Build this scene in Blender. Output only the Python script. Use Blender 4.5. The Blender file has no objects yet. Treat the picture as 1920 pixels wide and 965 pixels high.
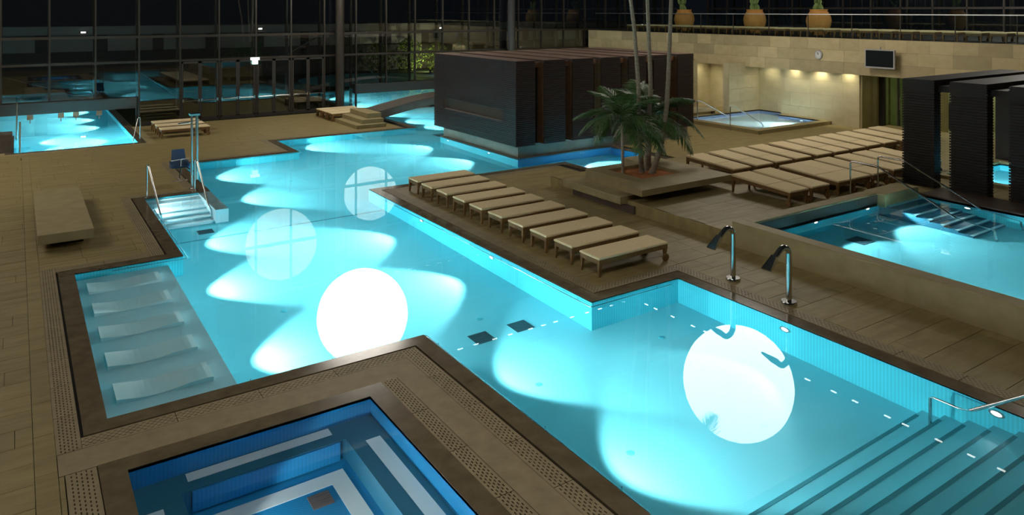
import bpy, bmesh, math, random
from mathutils import Vector, Matrix
random.seed(7)
S = bpy.context.scene
C = S.collection
# ------------------------------------------------------------------ camera
CX, HY, VA, VB = 960.0, 20.0, 3080.0, 29.0
F = math.sqrt((VA - CX) * (CX - VB)); TH = math.atan((CX - VB) / F); EYE = 5.6
cam = bpy.data.cameras.new('camera'); cam_o = bpy.data.objects.new('camera', cam); C.objects.link(cam_o)
cam_o.location = (0, 0, EYE); cam_o.rotation_euler = (math.pi / 2, 0, -TH)
cam.sensor_width = 36.0; cam.lens = 36.0 * F / 1920.0; cam.shift_y = -(482.5 - HY) / 1920.0
cam.clip_end = 400
S.camera = cam_o
def proj(x, y, z):
    w = x * math.sin(TH) + y * math.cos(TH)
    return CX + F * (x * math.cos(TH) - y * math.sin(TH)) / w, HY - F * (z - EYE) / w, w
# ------------------------------------------------------------------ world and exposure
wd = bpy.data.worlds.new('night'); S.world = wd; wd.use_nodes = True
wd.node_tree.nodes['Background'].inputs[0].default_value = (0.012, 0.016, 0.022, 1)
wd.node_tree.nodes['Background'].inputs[1].default_value = 0.25
S.view_settings.view_transform = 'Standard'; S.view_settings.look = 'None'
S.view_settings.gamma = 1.0; S.view_settings.exposure = 0.0; S.view_settings.use_curve_mapping = False
cy = S.cycles
cy.max_bounces = 10; cy.diffuse_bounces = 4; cy.glossy_bounces = 4; cy.transmission_bounces = 8; cy.transparent_max_bounces = 16
cy.sample_clamp_indirect = 60.0; cy.blur_glossy = 0.5
GLOBE_E = 8.8      # brightness of the hanging globe lamps
POOL_W = 1050.0      # watts of an underwater lamp

# ------------------------------------------------------------------ materials
M = {}
def nodes(name):
    m = bpy.data.materials.new(name); m.use_nodes = True
    nt = m.node_tree; b = nt.nodes['Principled BSDF']; M[name] = m
    return m, nt, b
def flat(name, col, rough=0.6, metal=0.0, spec=0.5, emit=None, es=1.0):
    m, nt, b = nodes(name)
    b.inputs['Base Color'].default_value = (*col, 1); b.inputs['Roughness'].default_value = rough
    b.inputs['Metallic'].default_value = metal; b.inputs['Specular IOR Level'].default_value = spec
    if emit:
        b.inputs['Emission Color'].default_value = (*emit, 1); b.inputs['Emission Strength'].default_value = es
    return m
def grain(name, c1, c2, scale=(1, 1, 1), nscale=4.0, rough=0.6, vary=0.0, bump=0.0, spec=0.4, c3=None, rot=0.0):
    """noise mixed colour, streaked by the mapping scale; vary adds a per-object tint"""
    m, nt, b = nodes(name); L = nt.links.new
    tc = nt.nodes.new('ShaderNodeNewGeometry'); mp = nt.nodes.new('ShaderNodeMapping'); mp.inputs['Scale'].default_value = scale
    mp.inputs['Rotation'].default_value = (0, 0, rot)
    L(tc.outputs['Position'], mp.inputs['Vector'])
    nz = nt.nodes.new('ShaderNodeTexNoise'); nz.inputs['Scale'].default_value = nscale; nz.inputs['Detail'].default_value = 6; nz.inputs['Roughness'].default_value = 0.6
    L(mp.outputs['Vector'], nz.inputs['Vector'])
    cr = nt.nodes.new('ShaderNodeValToRGB'); cr.color_ramp.elements[0].position = 0.3; cr.color_ramp.elements[1].position = 0.72
    cr.color_ramp.elements[0].color = (*c1, 1); cr.color_ramp.elements[1].color = (*c2, 1)
    if c3:
        e = cr.color_ramp.elements.new(0.52); e.color = (*c3, 1)
    L(nz.outputs['Fac'], cr.inputs['Fac'])
    out = cr.outputs['Color']
    if vary:
        oi = nt.nodes.new('ShaderNodeObjectInfo')
        ma = nt.nodes.new('ShaderNodeMapRange'); ma.inputs['To Min'].default_value = 1 - vary; ma.inputs['To Max'].default_value = 1 + vary
        L(oi.outputs['Random'], ma.inputs['Value'])
        hs = nt.nodes.new('ShaderNodeHueSaturation'); L(ma.outputs['Result'], hs.inputs['Value']); L(out, hs.inputs['Color']); out = hs.outputs['Color']
    L(out, b.inputs['Base Color'])
    b.inputs['Roughness'].default_value = rough; b.inputs['Specular IOR Level'].default_value = spec
    if bump:
        bp = nt.nodes.new('ShaderNodeBump'); bp.inputs['Strength'].default_value = bump; bp.inputs['Distance'].default_value = 0.01
        L(nz.outputs['Fac'], bp.inputs['Height']); L(bp.outputs['Normal'], b.inputs['Normal'])
    return m
def mosaic(name, col, amp=0.1, pitch=0.055, rough=0.35):
    """small glazed mosaic: fine stripes of tile along the wall, faint patches"""
    m, nt, b = nodes(name); L = nt.links.new
    g = nt.nodes.new('ShaderNodeNewGeometry'); sx = nt.nodes.new('ShaderNodeSeparateXYZ'); L(g.outputs['Position'], sx.inputs[0])
    ad = nt.nodes.new('ShaderNodeMath'); ad.operation = 'ADD'; L(sx.outputs[0], ad.inputs[0]); L(sx.outputs[1], ad.inputs[1])
    ml = nt.nodes.new('ShaderNodeMath'); ml.operation = 'MULTIPLY'; ml.inputs[1].default_value = 2 * math.pi / pitch; L(ad.outputs[0], ml.inputs[0])
    sn = nt.nodes.new('ShaderNodeMath'); sn.operation = 'SINE'; L(ml.outputs[0], sn.inputs[0])
    mr = nt.nodes.new('ShaderNodeMapRange'); mr.inputs['From Min'].default_value = -1; mr.inputs['To Min'].default_value = 1 - amp; mr.inputs['To Max'].default_value = 1 + amp
    L(sn.outputs[0], mr.inputs['Value'])
    hs = nt.nodes.new('ShaderNodeHueSaturation'); hs.inputs['Color'].default_value = (*col, 1); L(mr.outputs['Result'], hs.inputs['Value'])
    L(hs.outputs['Color'], b.inputs['Base Color']); b.inputs['Roughness'].default_value = rough; b.inputs['Specular IOR Level'].default_value = 0.3
    return m
def water(name, tint=(0.93, 0.99, 1.0)):
    m = bpy.data.materials.new(name); m.use_nodes = True; nt = m.node_tree; nt.nodes.clear(); M[name] = m
    o = nt.nodes.new('ShaderNodeOutputMaterial'); g = nt.nodes.new('ShaderNodeBsdfGlass')
    g.inputs['Color'].default_value = (*tint, 1); g.inputs['IOR'].default_value = 1.33; g.inputs['Roughness'].default_value = 0.0
    nz = nt.nodes.new('ShaderNodeTexNoise'); nz.inputs['Scale'].default_value = 0.7; nz.inputs['Detail'].default_value = 1
    ge = nt.nodes.new('ShaderNodeNewGeometry'); nt.links.new(ge.outputs['Position'], nz.inputs['Vector'])
    bp = nt.nodes.new('ShaderNodeBump'); bp.inputs['Strength'].default_value = 0.02; bp.inputs['Distance'].default_value = 0.02
    nt.links.new(nz.outputs['Fac'], bp.inputs['Height']); nt.links.new(bp.outputs['Normal'], g.inputs['Normal'])
    nt.links.new(g.outputs[0], o.inputs[0])
def pane(name, r0=0.06, tint=(0.92, 0.95, 0.95)):
    m = bpy.data.materials.new(name); m.use_nodes = True; nt = m.node_tree; nt.nodes.clear(); M[name] = m; L = nt.links.new
    o = nt.nodes.new('ShaderNodeOutputMaterial'); t = nt.nodes.new('ShaderNodeBsdfTransparent'); t.inputs[0].default_value = (*tint, 1)
    g = nt.nodes.new('ShaderNodeBsdfGlossy'); g.inputs['Roughness'].default_value = 0.0
    lw = nt.nodes.new('ShaderNodeLayerWeight'); lw.inputs[0].default_value = 0.5
    p = nt.nodes.new('ShaderNodeMath'); p.operation = 'POWER'; p.inputs[1].default_value = 5; L(lw.outputs['Facing'], p.inputs[0])
    a = nt.nodes.new('ShaderNodeMath'); a.operation = 'MULTIPLY_ADD'; a.inputs[1].default_value = 1 - r0; a.inputs[2].default_value = r0; L(p.outputs[0], a.inputs[0])
    mx = nt.nodes.new('ShaderNodeMixShader'); L(a.outputs[0], mx.inputs[0]); L(t.outputs[0], mx.inputs[1]); L(g.outputs[0], mx.inputs[2]); L(mx.outputs[0], o.inputs[0])

grain('paving', (0.215, 0.162, 0.062), (0.33, 0.262, 0.112), (0.5, 2.6, 1), 2.2, 0.55, vary=0.10, bump=0.15, c3=(0.28, 0.218, 0.088))
flat('paving_bed', (0.12, 0.088, 0.045), 0.8)
grain('grate_stone', (0.225, 0.175, 0.095), (0.31, 0.25, 0.14), (1, 1, 1), 5, 0.55, vary=0.06)
grain('wet_coping', (0.105, 0.08, 0.046), (0.185, 0.148, 0.09), (1, 1, 1), 3, 0.14, vary=0.0, spec=0.5)
flat('dark_slot', (0.015, 0.013, 0.01), 0.7)
grain('limestone', (0.42, 0.335, 0.175), (0.51, 0.415, 0.23), (1, 1, 1.6), 2.5, 0.7, vary=0.2, bump=0.1)
grain('lime_plain', (0.45, 0.385, 0.225), (0.56, 0.48, 0.29), (1, 1, 2), 1.5, 0.7, vary=0.05)
grain('bench_stone', (0.285, 0.228, 0.108), (0.36, 0.293, 0.145), (1, 1, 1), 3, 0.6, vary=0.04)
grain('grey_stone', (0.18, 0.16, 0.13), (0.26, 0.23, 0.185), (1, 1, 1), 2, 0.55)
mosaic('pool_tile', (0.125, 0.53, 0.62), 0.03, 0.055)
mosaic('pool_wall_tile', (0.05, 0.47, 0.57), 0.10, 0.06)
mosaic('blue_tile', (0.02, 0.25, 0.50), 0.08, 0.05)
mosaic('dark_blue_tile', (0.03, 0.16, 0.24), 0.08, 0.05)
mosaic('violet_tile', (0.24, 0.32, 0.48), 0.08, 0.05)
flat('white_tile', (0.75, 0.80, 0.78), 0.4)
flat('pale_tile', (0.42, 0.58, 0.61), 0.4)
flat('lounger_tile', (0.52, 0.62, 0.62), 0.4)
flat('nosing_tile', (0.02, 0.22, 0.27), 0.5)
flat('light_nosing', (0.25, 0.55, 0.62), 0.4)
flat('drain_dark', (0.015, 0.07, 0.09), 0.5)
flat('drain_brown', (0.16, 0.12, 0.11), 0.5)
flat('steel', (0.62, 0.62, 0.60), 0.16, 1.0)
flat('satin_steel', (0.55, 0.56, 0.55), 0.3, 1.0)
flat('lamp_lens', (1, 1, 1), 0.3, emit=(0.9, 1, 1), es=5.0)
grain('dark_cladding', (0.017, 0.010, 0.0085), (0.034, 0.020, 0.016), (0.6, 0.6, 8), 3, 0.45, spec=0.4)
grain('roof_wood', (0.13, 0.082, 0.06), (0.20, 0.13, 0.095), (1, 6, 1), 2, 0.55)
grain('hut_cladding', (0.012, 0.009, 0.0075), (0.022, 0.017, 0.0135), (0.6, 0.6, 8), 3, 0.5, spec=0.3)
grain('rust_wood', (0.13, 0.06, 0.028), (0.20, 0.095, 0.045), (1, 1, 3), 3, 0.5)
grain('bridge_wood', (0.075, 0.062, 0.05), (0.12, 0.10, 0.082), (1, 4, 1), 3, 0.5)
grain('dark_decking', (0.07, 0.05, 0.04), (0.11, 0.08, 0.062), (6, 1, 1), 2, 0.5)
grain('teak', (0.13, 0.066, 0.020), (0.21, 0.115, 0.037), (3, 3, 3), 4, 0.5, vary=0.08)
grain('cushion', (0.74, 0.59, 0.35), (0.82, 0.665, 0.405), (1, 1, 1), 30, 0.9, vary=0.04, spec=0.1)
flat('rubber', (0.02, 0.02, 0.02), 0.7)
flat('mullion', (0.024, 0.0175, 0.011), 0.4)
flat('beam', (0.022, 0.018, 0.014), 0.5)
flat('ceiling_dark', (0.03, 0.028, 0.026), 0.8)
flat('wall_dark', (0.02, 0.02, 0.02), 0.8)
flat('blue_seat', (0.012, 0.07, 0.17), 0.4)
grain('bark', (0.20, 0.16, 0.115), (0.36, 0.30, 0.22), (1, 1, 8), 3, 0.8, bump=0.4)
grain('bark_green', (0.24, 0.27, 0.11), (0.34, 0.36, 0.17), (1, 1, 6), 3, 0.7)
grain('frond', (0.028, 0.075, 0.018), (0.075, 0.15, 0.035), (1, 1, 1), 3, 0.5, vary=0.15)
grain('soil', (0.28, 0.085, 0.018), (0.48, 0.17, 0.04), (1, 1, 1), 12, 0.9, bump=0.6)
grain('terracotta', (0.46, 0.22, 0.055), (0.62, 0.33, 0.09), (1, 1, 1), 3, 0.7)
grain('cactus', (0.12, 0.20, 0.06), (0.24, 0.33, 0.11), (1, 1, 1), 5, 0.6)
flat('screen', (0.012, 0.016, 0.018), 0.12)
flat('silver', (0.42, 0.42, 0.41), 0.4, 0.6)
flat('clock_face', (0.60, 0.60, 0.58), 0.5)
flat('black', (0.01, 0.01, 0.01), 0.5)
flat('white_plastic', (0.8, 0.8, 0.78), 0.4)
flat('exit_panel', (0.5, 0.9, 0.7), 0.4, emit=(0.65, 1.0, 0.85), es=1.2)
flat('exit_case', (0.85, 0.85, 0.82), 0.4, emit=(1, 1, 0.97), es=0.9)
flat('dark_glass', (0.008, 0.014, 0.016), 0.06)
flat('slit_glass', (0.05, 0.042, 0.036), 0.10)
grain('lawn', (0.012, 0.022, 0.006), (0.035, 0.055, 0.014), (1, 1, 1), 2, 0.9)
flat('facade_grey', (0.30, 0.28, 0.26), 0.8)
flat('facade_dark', (0.05, 0.048, 0.045), 0.7)
grain('door_green', (0.30, 0.30, 0.16), (0.46, 0.45, 0.26), (1, 1, 1), 1.5, 0.6)
flat('globe', (0.9, 0.9, 0.9), 0.5, emit=(1.0, 0.93, 0.82), es=GLOBE_E)
flat('led', (1, 1, 1), 0.5, emit=(1.0, 0.95, 0.85), es=9)
flat('downlight_lens', (1, 1, 1), 0.5, emit=(1.0, 0.93, 0.75), es=3)
flat('bag', (0.02, 0.018, 0.018), 0.6)
flat('towel', (0.70, 0.66, 0.52), 0.9)
water('pool_water'); pane('wall_glass', 0.12, (0.80, 0.83, 0.82)); pane('rail_glass', 0.04, (0.86, 0.92, 0.90)); pane('door_glass', 0.06, (0.75, 0.85, 0.72))

# ------------------------------------------------------------------ mesh helpers
class MB:
    def __init__(s, org=(0, 0, 0)): s.v = []; s.f = []; s.o = Vector(org)
    def add(s, vs, fs):
        n = len(s.v); s.v += [Vector(v) - s.o for v in vs]; s.f += [tuple(i + n for i in f) for f in fs]
    def box(s, x0, x1, y0, y1, z0, z1):
        s.add([(x0, y0, z0), (x1, y0, z0), (x1, y1, z0), (x0, y1, z0), (x0, y0, z1), (x1, y0, z1), (x1, y1, z1), (x0, y1, z1)],
              [(3, 2, 1, 0), (4, 5, 6, 7), (0, 1, 5, 4), (1, 2, 6, 5), (2, 3, 7, 6), (3, 0, 4, 7)]); return s
    def cham(s, x0, x1, y0, y1, z0, z1, c=0.02):
        """box with chamfered top edges"""
        s.add([(x0, y0, z0), (x1, y0, z0), (x1, y1, z0), (x0, y1, z0), (x0, y0, z1 - c), (x1, y0, z1 - c), (x1, y1, z1 - c), (x0, y1, z1 - c),
               (x0 + c, y0 + c, z1), (x1 - c, y0 + c, z1), (x1 - c, y1 - c, z1), (x0 + c, y1 - c, z1)],
              [(3, 2, 1, 0), (0, 1, 5, 4), (1, 2, 6, 5), (2, 3, 7, 6), (3, 0, 4, 7), (4, 5, 9, 8), (5, 6, 10, 9), (6, 7, 11, 10), (7, 4, 8, 11), (8, 9, 10, 11)]); return s
    def hexa(s, b, t):
        s.add(list(b) + list(t), [(3, 2, 1, 0), (4, 5, 6, 7), (0, 1, 5, 4), (1, 2, 6, 5), (2, 3, 7, 6), (3, 0, 4, 7)]); return s
    def quad(s, a, b, c, d): s.add([a, b, c, d], [(0, 1, 2, 3)]); return s
    def tube(s, pts, r, n=10, cap=True):
        pts = [Vector(p) for p in pts]; k = len(pts); rr = r if isinstance(r, (list, tuple)) else [r] * k
        vs = []; fs = []; prev = None
        for i, p in enumerate(pts):
            d = (pts[min(i + 1, k - 1)] - pts[max(i - 1, 0)]).normalized()
            if prev is None:
                a = Vector((0, 0, 1)) if abs(d.z) < 0.9 else Vector((1, 0, 0)); u = d.cross(a).normalized()
            else: u = (prev - d * prev.dot(d)).normalized()
            prev = u; w = d.cross(u)
            for j in range(n):
                t = 2 * math.pi * j / n; vs.append(p + (u * math.cos(t) + w * math.sin(t)) * rr[i])
        for i in range(k - 1):
            for j in range(n):
                fs.append((i * n + j, i * n + (j + 1) % n, (i + 1) * n + (j + 1) % n, (i + 1) * n + j))
        if cap: fs += [tuple(range(n - 1, -1, -1)), tuple((k - 1) * n + j for j in range(n))]
        s.add(vs, fs); return s
    def lathe(s, prof, c=(0, 0, 0), n=24, axis='z', cap=True):
        vs = []; fs = []
        for r, h in prof:
            for j in range(n):
                t = 2 * math.pi * j / n; a, b = r * math.cos(t), r * math.sin(t)
                p = (a, b, h) if axis == 'z' else ((h, a, b) if axis == 'x' else (b, h, a))
                vs.append((c[0] + p[0], c[1] + p[1], c[2] + p[2]))
        for i in range(len(prof) - 1):
            for j in range(n): fs.append((i * n + j, i * n + (j + 1) % n, (i + 1) * n + (j + 1) % n, (i + 1) * n + j))
        if cap: fs += [tuple(range(n - 1, -1, -1)), tuple((len(prof) - 1) * n + j for j in range(n))]
        s.add(vs, fs); return s
    def mesh(s, name, mat, smooth=False, fix=True):
        me = bpy.data.meshes.new(name); me.from_pydata([tuple(v) for v in s.v], [], s.f); me.update()
        bm = bmesh.new(); bm.from_mesh(me); bmesh.ops.recalc_face_normals(bm, faces=bm.faces) if fix else None; bm.to_mesh(me); bm.free()
        if smooth:
            for p in me.polygons: p.use_smooth = True
            try: me.set_sharp_from_angle(angle=math.radians(40))
            except Exception: pass
        me.materials.append(M[mat]); return me
    def build(s, name, mat, parent=None, smooth=False, fix=True, **kw):
        o = bpy.data.objects.new(name, s.mesh(name, mat, smooth, fix)); C.objects.link(o)
        if parent is not None: o.parent = parent
        else: o.location = s.o
        tag(o, **kw); return o
def tag(o, label=None, cat=None, group=None, kind=None):
    if label: o['label'] = label
    if cat: o['category'] = cat
    if group: o['group'] = group
    if kind: o['kind'] = kind
    return o
def empty(name, loc=(0, 0, 0), rz=0.0, **kw):
    o = bpy.data.objects.new(name, None); C.objects.link(o); o.location = loc; o.rotation_euler = (0, 0, rz); o.empty_display_size = 0.2
    return tag(o, **kw)
def inst(name, me, parent, loc=(0, 0, 0), rz=0.0, **kw):
    o = bpy.data.objects.new(name, me); C.objects.link(o); o.parent = parent; o.location = loc; o.rotation_euler = (0, 0, rz); return tag(o, **kw)
def copy_tree(o, parent=None, loc=None, rz=None, label=None):
    c = o.copy(); C.objects.link(c); c.parent = parent
    if loc is not None: c.location = loc
    if rz is not None: c.rotation_euler = (0, 0, rz)
    if label: c['label'] = label
    for ch in o.children: copy_tree(ch, c)
    return c
def arc(pts, r, n=6):
    """polyline with its inner corners rounded"""
    P = [Vector(p) for p in pts]; out = [P[0]]
    for i in range(1, len(P) - 1):
        a = (P[i - 1] - P[i]); b = (P[i + 1] - P[i]); rr = min(r, a.length * .45, b.length * .45)
        p0 = P[i] + a.normalized() * rr; p1 = P[i] + b.normalized() * rr
        for k in range(n + 1):
            t = k / n; out.append(p0 * (1 - t) ** 2 + P[i] * 2 * t * (1 - t) + p1 * t * t)
    return out + [P[-1]]
def spot(name, loc, d, watts, size, blend, col=(0.93, 1.0, 1.0), rad=0.05, parent=None):
    l = bpy.data.lights.new(name, 'SPOT'); l.energy = watts; l.color = col; l.spot_size = math.radians(size); l.spot_blend = blend; l.shadow_soft_size = rad
    o = bpy.data.objects.new(name, l); C.objects.link(o); o.location = loc
    o.rotation_euler = Vector(d).to_track_quat('-Z', 'Y').to_euler(); o.parent = parent; return o

# ------------------------------------------------------------------ rectangles of the plan (x0, x1, y0, y1)
MAIN = [(1.05, 5.89, 11.65, 18.44), (5.89, 9.24, 11.17, 18.44), (5.89, 11.58, 3.70, 11.17), (3.2, 9.24, 18.44, 24.6), (5.05, 9.4, 24.6, 29.5), (9.24, 17.0, 22.08, 23.45),
        (9.24, 9.4, 23.45, 24.6), (9.4, 15.8, 23.45, 32.5), (15.8, 26.0, 29.65, 32.5), (16.1, 26.0, 32.5, 40.3), (17.0, 20.4, 19.6, 23.45)]
JAC = [(1.14, 4.29, 6.2, 10.2)]
BACKL = [(-0.05, 4.35, 35.35, 40.3)]
SPA = [(28.45, 33.3, 22.5, 25.0), (28.45, 34.15, 25.0, 26.87)]
HUTP = [(24.6, 28.2, 9.4, 12.2)]
RP = [(14.55, 21.5, 2.0, 11.6)]
def cells(rects, lim=None):
    xs = sorted({v for r in rects for v in r[:2]} | (set(lim[:2]) if lim else set())); ys = sorted({v for r in rects for v in r[2:]} | (set(lim[2:]) if lim else set()))
    return xs, ys
def inside(x, y, rects): return any(r[0] - 1e-6 < x < r[1] + 1e-6 and r[2] - 1e-6 < y < r[3] + 1e-6 for r in rects)
def union_minus(a, b, lim=None):
    """disjoint rectangles covering union(a) minus union(b), merged along x"""
    xs, ys = cells(a + b); out = []
    for j in range(len(ys) - 1):
        run = None
        for i in range(len(xs) - 1):
            cx, cyy = (xs[i] + xs[i + 1]) / 2, (ys[j] + ys[j + 1]) / 2
            ok = inside(cx, cyy, a) and not inside(cx, cyy, b)
            if ok: run = [xs[i] if run is None else run[0], xs[i + 1]]
            if (not ok or i == len(xs) - 2) and run: out.append((run[0], run[1], ys[j], ys[j + 1])); run = None
    return out
def grow(rects, d): return [(r[0] - d, r[1] + d, r[2] - d, r[3] + d) for r in rects]
def rects_mesh(rects, z0, z1, name, mat, parent=None, **kw):
    m = MB()
    for r in rects: m.box(r[0], r[1], r[2], r[3], z0, z1)
    return m.build(name, mat, parent, **kw)
def basin(rects, zf, zt, parent, fmat, wmat, skip=None, fname='basin_floor', wname='basin_wall'):
    xs, ys = cells(rects); fl = MB(); wl = MB()
    for i in range(len(xs) - 1):
        for j in range(len(ys) - 1):
            x0, x1, y0, y1 = xs[i], xs[i + 1], ys[j], ys[j + 1]; mx, my = (x0 + x1) / 2, (y0 + y1) / 2
            if not inside(mx, my, rects): continue
            fl.quad((x0, y0, zf), (x1, y0, zf), (x1, y1, zf), (x0, y1, zf))
            e = 1e-3
            if not inside(x0 - e, my, rects): wl.quad((x0, y1, zf), (x0, y0, zf), (x0, y0, zt), (x0, y1, zt))
            if not inside(x1 + e, my, rects): wl.quad((x1, y0, zf), (x1, y1, zf), (x1, y1, zt), (x1, y0, zt))
            if not inside(mx, y0 - e, rects): wl.quad((x0, y0, zf), (x1, y0, zf), (x1, y0, zt), (x0, y0, zt))
            if not inside(mx, y1 + e, rects): wl.quad((x1, y1, zf), (x0, y1, zf), (x0, y1, zt), (x1, y1, zt))
    return fl.build(fname, fmat, parent, fix=False), wl.build(wname, wmat, parent, fix=False)
def surface(rects, z, parent, mat='pool_water'):
    m = MB()
    for x0, x1, y0, y1 in union_minus(rects, []): m.quad((x0, y0, z), (x1, y0, z), (x1, y1, z), (x0, y1, z))
    return m.build('water', mat, parent, fix=False)
lens_me = MB().lathe([(0.001, 0.014), (0.05, 0.012), (0.078, 0.004)], n=18, axis='x', cap=False).mesh('lens', 'lamp_lens')
ring_me = MB().lathe([(0.075, 0.02), (0.105, 0.018), (0.11, 0.0), (0.075, 0.0)], n=20, axis='x', cap=False).mesh('light_ring', 'satin_steel')
def pool_lamp(parent, x, y, z, ang, watts=None, size=90, down=0.10, blend=0.26):
    """round wall lamp facing the plan angle ang (degrees) with its beam"""
    a = math.radians(ang); d = Vector((math.cos(a), math.sin(a), -down))
    r = inst('underwater_light', ring_me, parent, (x + d.x * .002, y + d.y * .002, z), a)
    inst('lens', lens_me, r)
    spot('underwater_beam', (x + d.x * .06, y + d.y * .06, z), d, watts or POOL_W, size, blend, parent=parent)

# ------------------------------------------------------------------ floor: bed, pavers, gratings
UP = 0.33
low_lim = [(-9.0, 36.0, -4.0, 40.3)]
raised = [(14.2, 33.6, 2.0, 19.2)]
kerbs = grow(MAIN, 0.62) + grow(JAC, 0.35) + grow(BACKL, 0.62) + grow(SPA, 0.4)
floor = rects_mesh(union_minus(low_lim, grow(MAIN, 0.02) + grow(JAC, 0.02) + grow(BACKL, 0.02) + raised + SPA), -0.22, -0.06, 'floor', 'paving_bed', kind='structure')
r_void = RP + HUTP
m = MB()
for r in union_minus(raised, grow(RP, 0.02) + grow(HUTP, 0.02)): m.box(r[0] + .03, r[1], r[2], r[3], -0.06, UP - 0.03)
terr = m.build('floor_raised', 'paving_bed', kind='structure')
pav = []
def pave(area, voids, dx, dy, z, along='x', jig=0.5):
    x0, x1, y0, y1 = area
    if along == 'x':
        j = 0; y = y0
        while y < y1 - 1e-6:
            x = x0 - random.random() * dx * jig
            while x < x1 - 1e-6:
                pav.append((max(x, x0), min(x + dx, x1), y, min(y + dy, y1), z, voids)); x += dx
            y += dy; j += 1
    else:
        x = x0
        while x < x1 - 1e-6:
            y = y0 - random.random() * dx * jig
            while y < y1 - 1e-6:
                pav.append((x, min(x + dy, x1), max(y, y0), min(y + dx, y1), z, voids)); y += dx
            x += dy
lowv = kerbs + raised + [(4.55, 5.28, 6.0, 11.04), (0.43, 5.28, 10.50, 11.04), (0.49, 0.84, 6.0, 11.04)]
pave((-9, 0.19, 5, 40.2), lowv, 1.1, 0.5, 0, jig=1)
pave((0.19, 0.43, 5, 40.2), lowv, 1.0, 0.24, 0, 'y')
pave((0.43, 9.24, 5, 40.2), lowv, 1.1, 0.5, 0, jig=1)
pave((9.24, 14.2, 2.2, 23.2), lowv, 1.0, 0.6, 0, jig=1)
pave((9.24, 14.2, 23.2, 40.2), lowv, 1.1, 0.5, 0, jig=1)
pave((14.2, 36.0, 19.2, 40.2), lowv, 1.1, 0.6, 0, jig=1)
pave((14.2, 33.6, 2.0, 19.2), grow(RP, 0.36) + grow(HUTP, 0.3), 1.1, 0.6, UP, jig=1)
pieces = []
seen = []
for x0, x1, y0, y1, z, vo in pav:
    near = [v for v in vo if v[0] < x1 and v[1] > x0 and v[2] < y1 and v[3] > y0]
    for r in (union_minus([(x0, x1, y0, y1)], [(max(v[0], x0), min(v[1], x1), max(v[2], y0), min(v[3], y1)) for v in near]) if near else [(x0, x1, y0, y1)]):
        if r[1] - r[0] < 0.03 or r[3] - r[2] < 0.03: continue
        px, py, w = proj((r[0] + r[1]) / 2, (r[2] + r[3]) / 2, z)
        vis = w > 1 and -80 < px < 2000 and -20 < py < 1030
        pieces.append(((r[1] - r[0]) * (r[3] - r[2]) / (w ** 3) if vis else 0, r, z))
pieces.sort(key=lambda t: -t[0])
cache = {}
J = 0.0028
rest = {0: MB(), UP: MB()}
cnt = 0
for a, r, z in pieces:
    if a > 0 and cnt < 300:
        cnt += 1
        o = MB((r[0], r[2], z)).cham(r[0] + J, r[1] - J, r[2] + J, r[3] - J, z - 0.06 if z == 0 else z - .03, z + random.uniform(-.0015, .0015), 0.004).build('paver', 'paving', floor if z == 0 else terr)
        o.location = (r[0], r[2], z)
    else:
        rest[z].box(r[0] + J, r[1] - J, r[2] + J, r[3] - J, z - .06 if z == 0 else z - .03, z)
rest[0].build('far_pavers', 'paving', floor, kind='stuff'); rest[UP].build('far_pavers', 'paving', terr, kind='stuff')
# riser of the raised deck
m = MB()
y = 12.0
while y < 19.2: m.box(14.2, 14.24, y + .003, min(y + 1.2, 19.2) - .003, 0, UP); y += 1.2
m.build('riser', 'paving', terr)
# slotted gratings: one metre panels of stone around the pools
def grate_mesh(L, W):
    g = MB(); rows = 5; ncol = int(L / 0.085); t = 0.03; hw = .016; rw = (W - .03 - rows * hw) / (rows + 1)
    for k in range(rows + 1): g.box(0.005, L - 0.005, .015 + k * (rw + hw), .015 + k * (rw + hw) + rw, -t, 0)
    g.box(0.005, L - .005, 0, .015, -t, 0); g.box(0.005, L - .005, W - .015, W, -t, 0)
    for k in range(rows):
        off = (k % 2) * 0.042
        for c in range(-1, ncol + 1):
            a = max(0.005, c * 0.085 + off); b = min(L - .005, c * 0.085 + off + 0.04)
            if b > a: g.box(a, b, .015 + k * (rw + hw) + rw, .015 + (k + 1) * (rw + hw), -t, 0)
    return g.mesh('grate_panel', 'grate_stone')
gcache = {}
def grates(x0, x1, y0, y1, along):
    L0, L1 = (x0, x1) if along == 'x' else (y0, y1); W = (y1 - y0) if along == 'x' else (x1 - x0); n = max(1, round((L1 - L0) / 1.05)); Lp = (L1 - L0) / n
    k = (round(Lp, 3), round(W, 3)); me = gcache.get(k) or gcache.setdefault(k, grate_mesh(Lp, W))
    for i in range(n):
        p = (x0 + i * Lp, y0, 0) if along == 'x' else (x1, y0 + i * Lp, 0)
        inst('grate_panel', me, floor, p, 0 if along == 'x' else math.pi / 2)
d0, d1 = 0.34, 0.62
grates(1.05 - d1, 1.05 - d0, 11.65 - d1, 18.44 + d1, 'y')
grates(1.05 - d0, 5.89 - d1, 11.65 - d1, 11.65 - d0, 'x')
grates(5.89 - d1, 5.89 - d0, 6.0, 11.65 - d0, 'y')
grates(1.05 - d0, 3.2 - d1, 18.44 + d0, 18.44 + d1, 'x')
grates(3.2 - d1, 3.2 - d0, 18.44 + d0, 24.6 + d1, 'y')
grates(3.2 - d0, 5.05 - d1, 24.6 + d0, 24.6 + d1, 'x')
grates(5.05 - d1, 5.05 - d0, 24.6 + d0, 29.5 + d1, 'y')
grates(5.05 - d0, 9.4 - d1, 29.5 + d0, 29.5 + d1, 'x')
grates(9.4 - d1, 9.4 - d0, 29.5 + d0, 32.5 + d1, 'y')
grates(9.4 - d0, 16.1 - d1, 32.5 + d0, 32.5 + d1, 'x')
grates(9.24 + d0, 9.24 + d1, 11.17 + d0, 22.08 - d0, 'y')
grates(9.24 + d1, 11.58 + d0, 11.17 + d0, 11.17 + d1, 'x')
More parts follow.
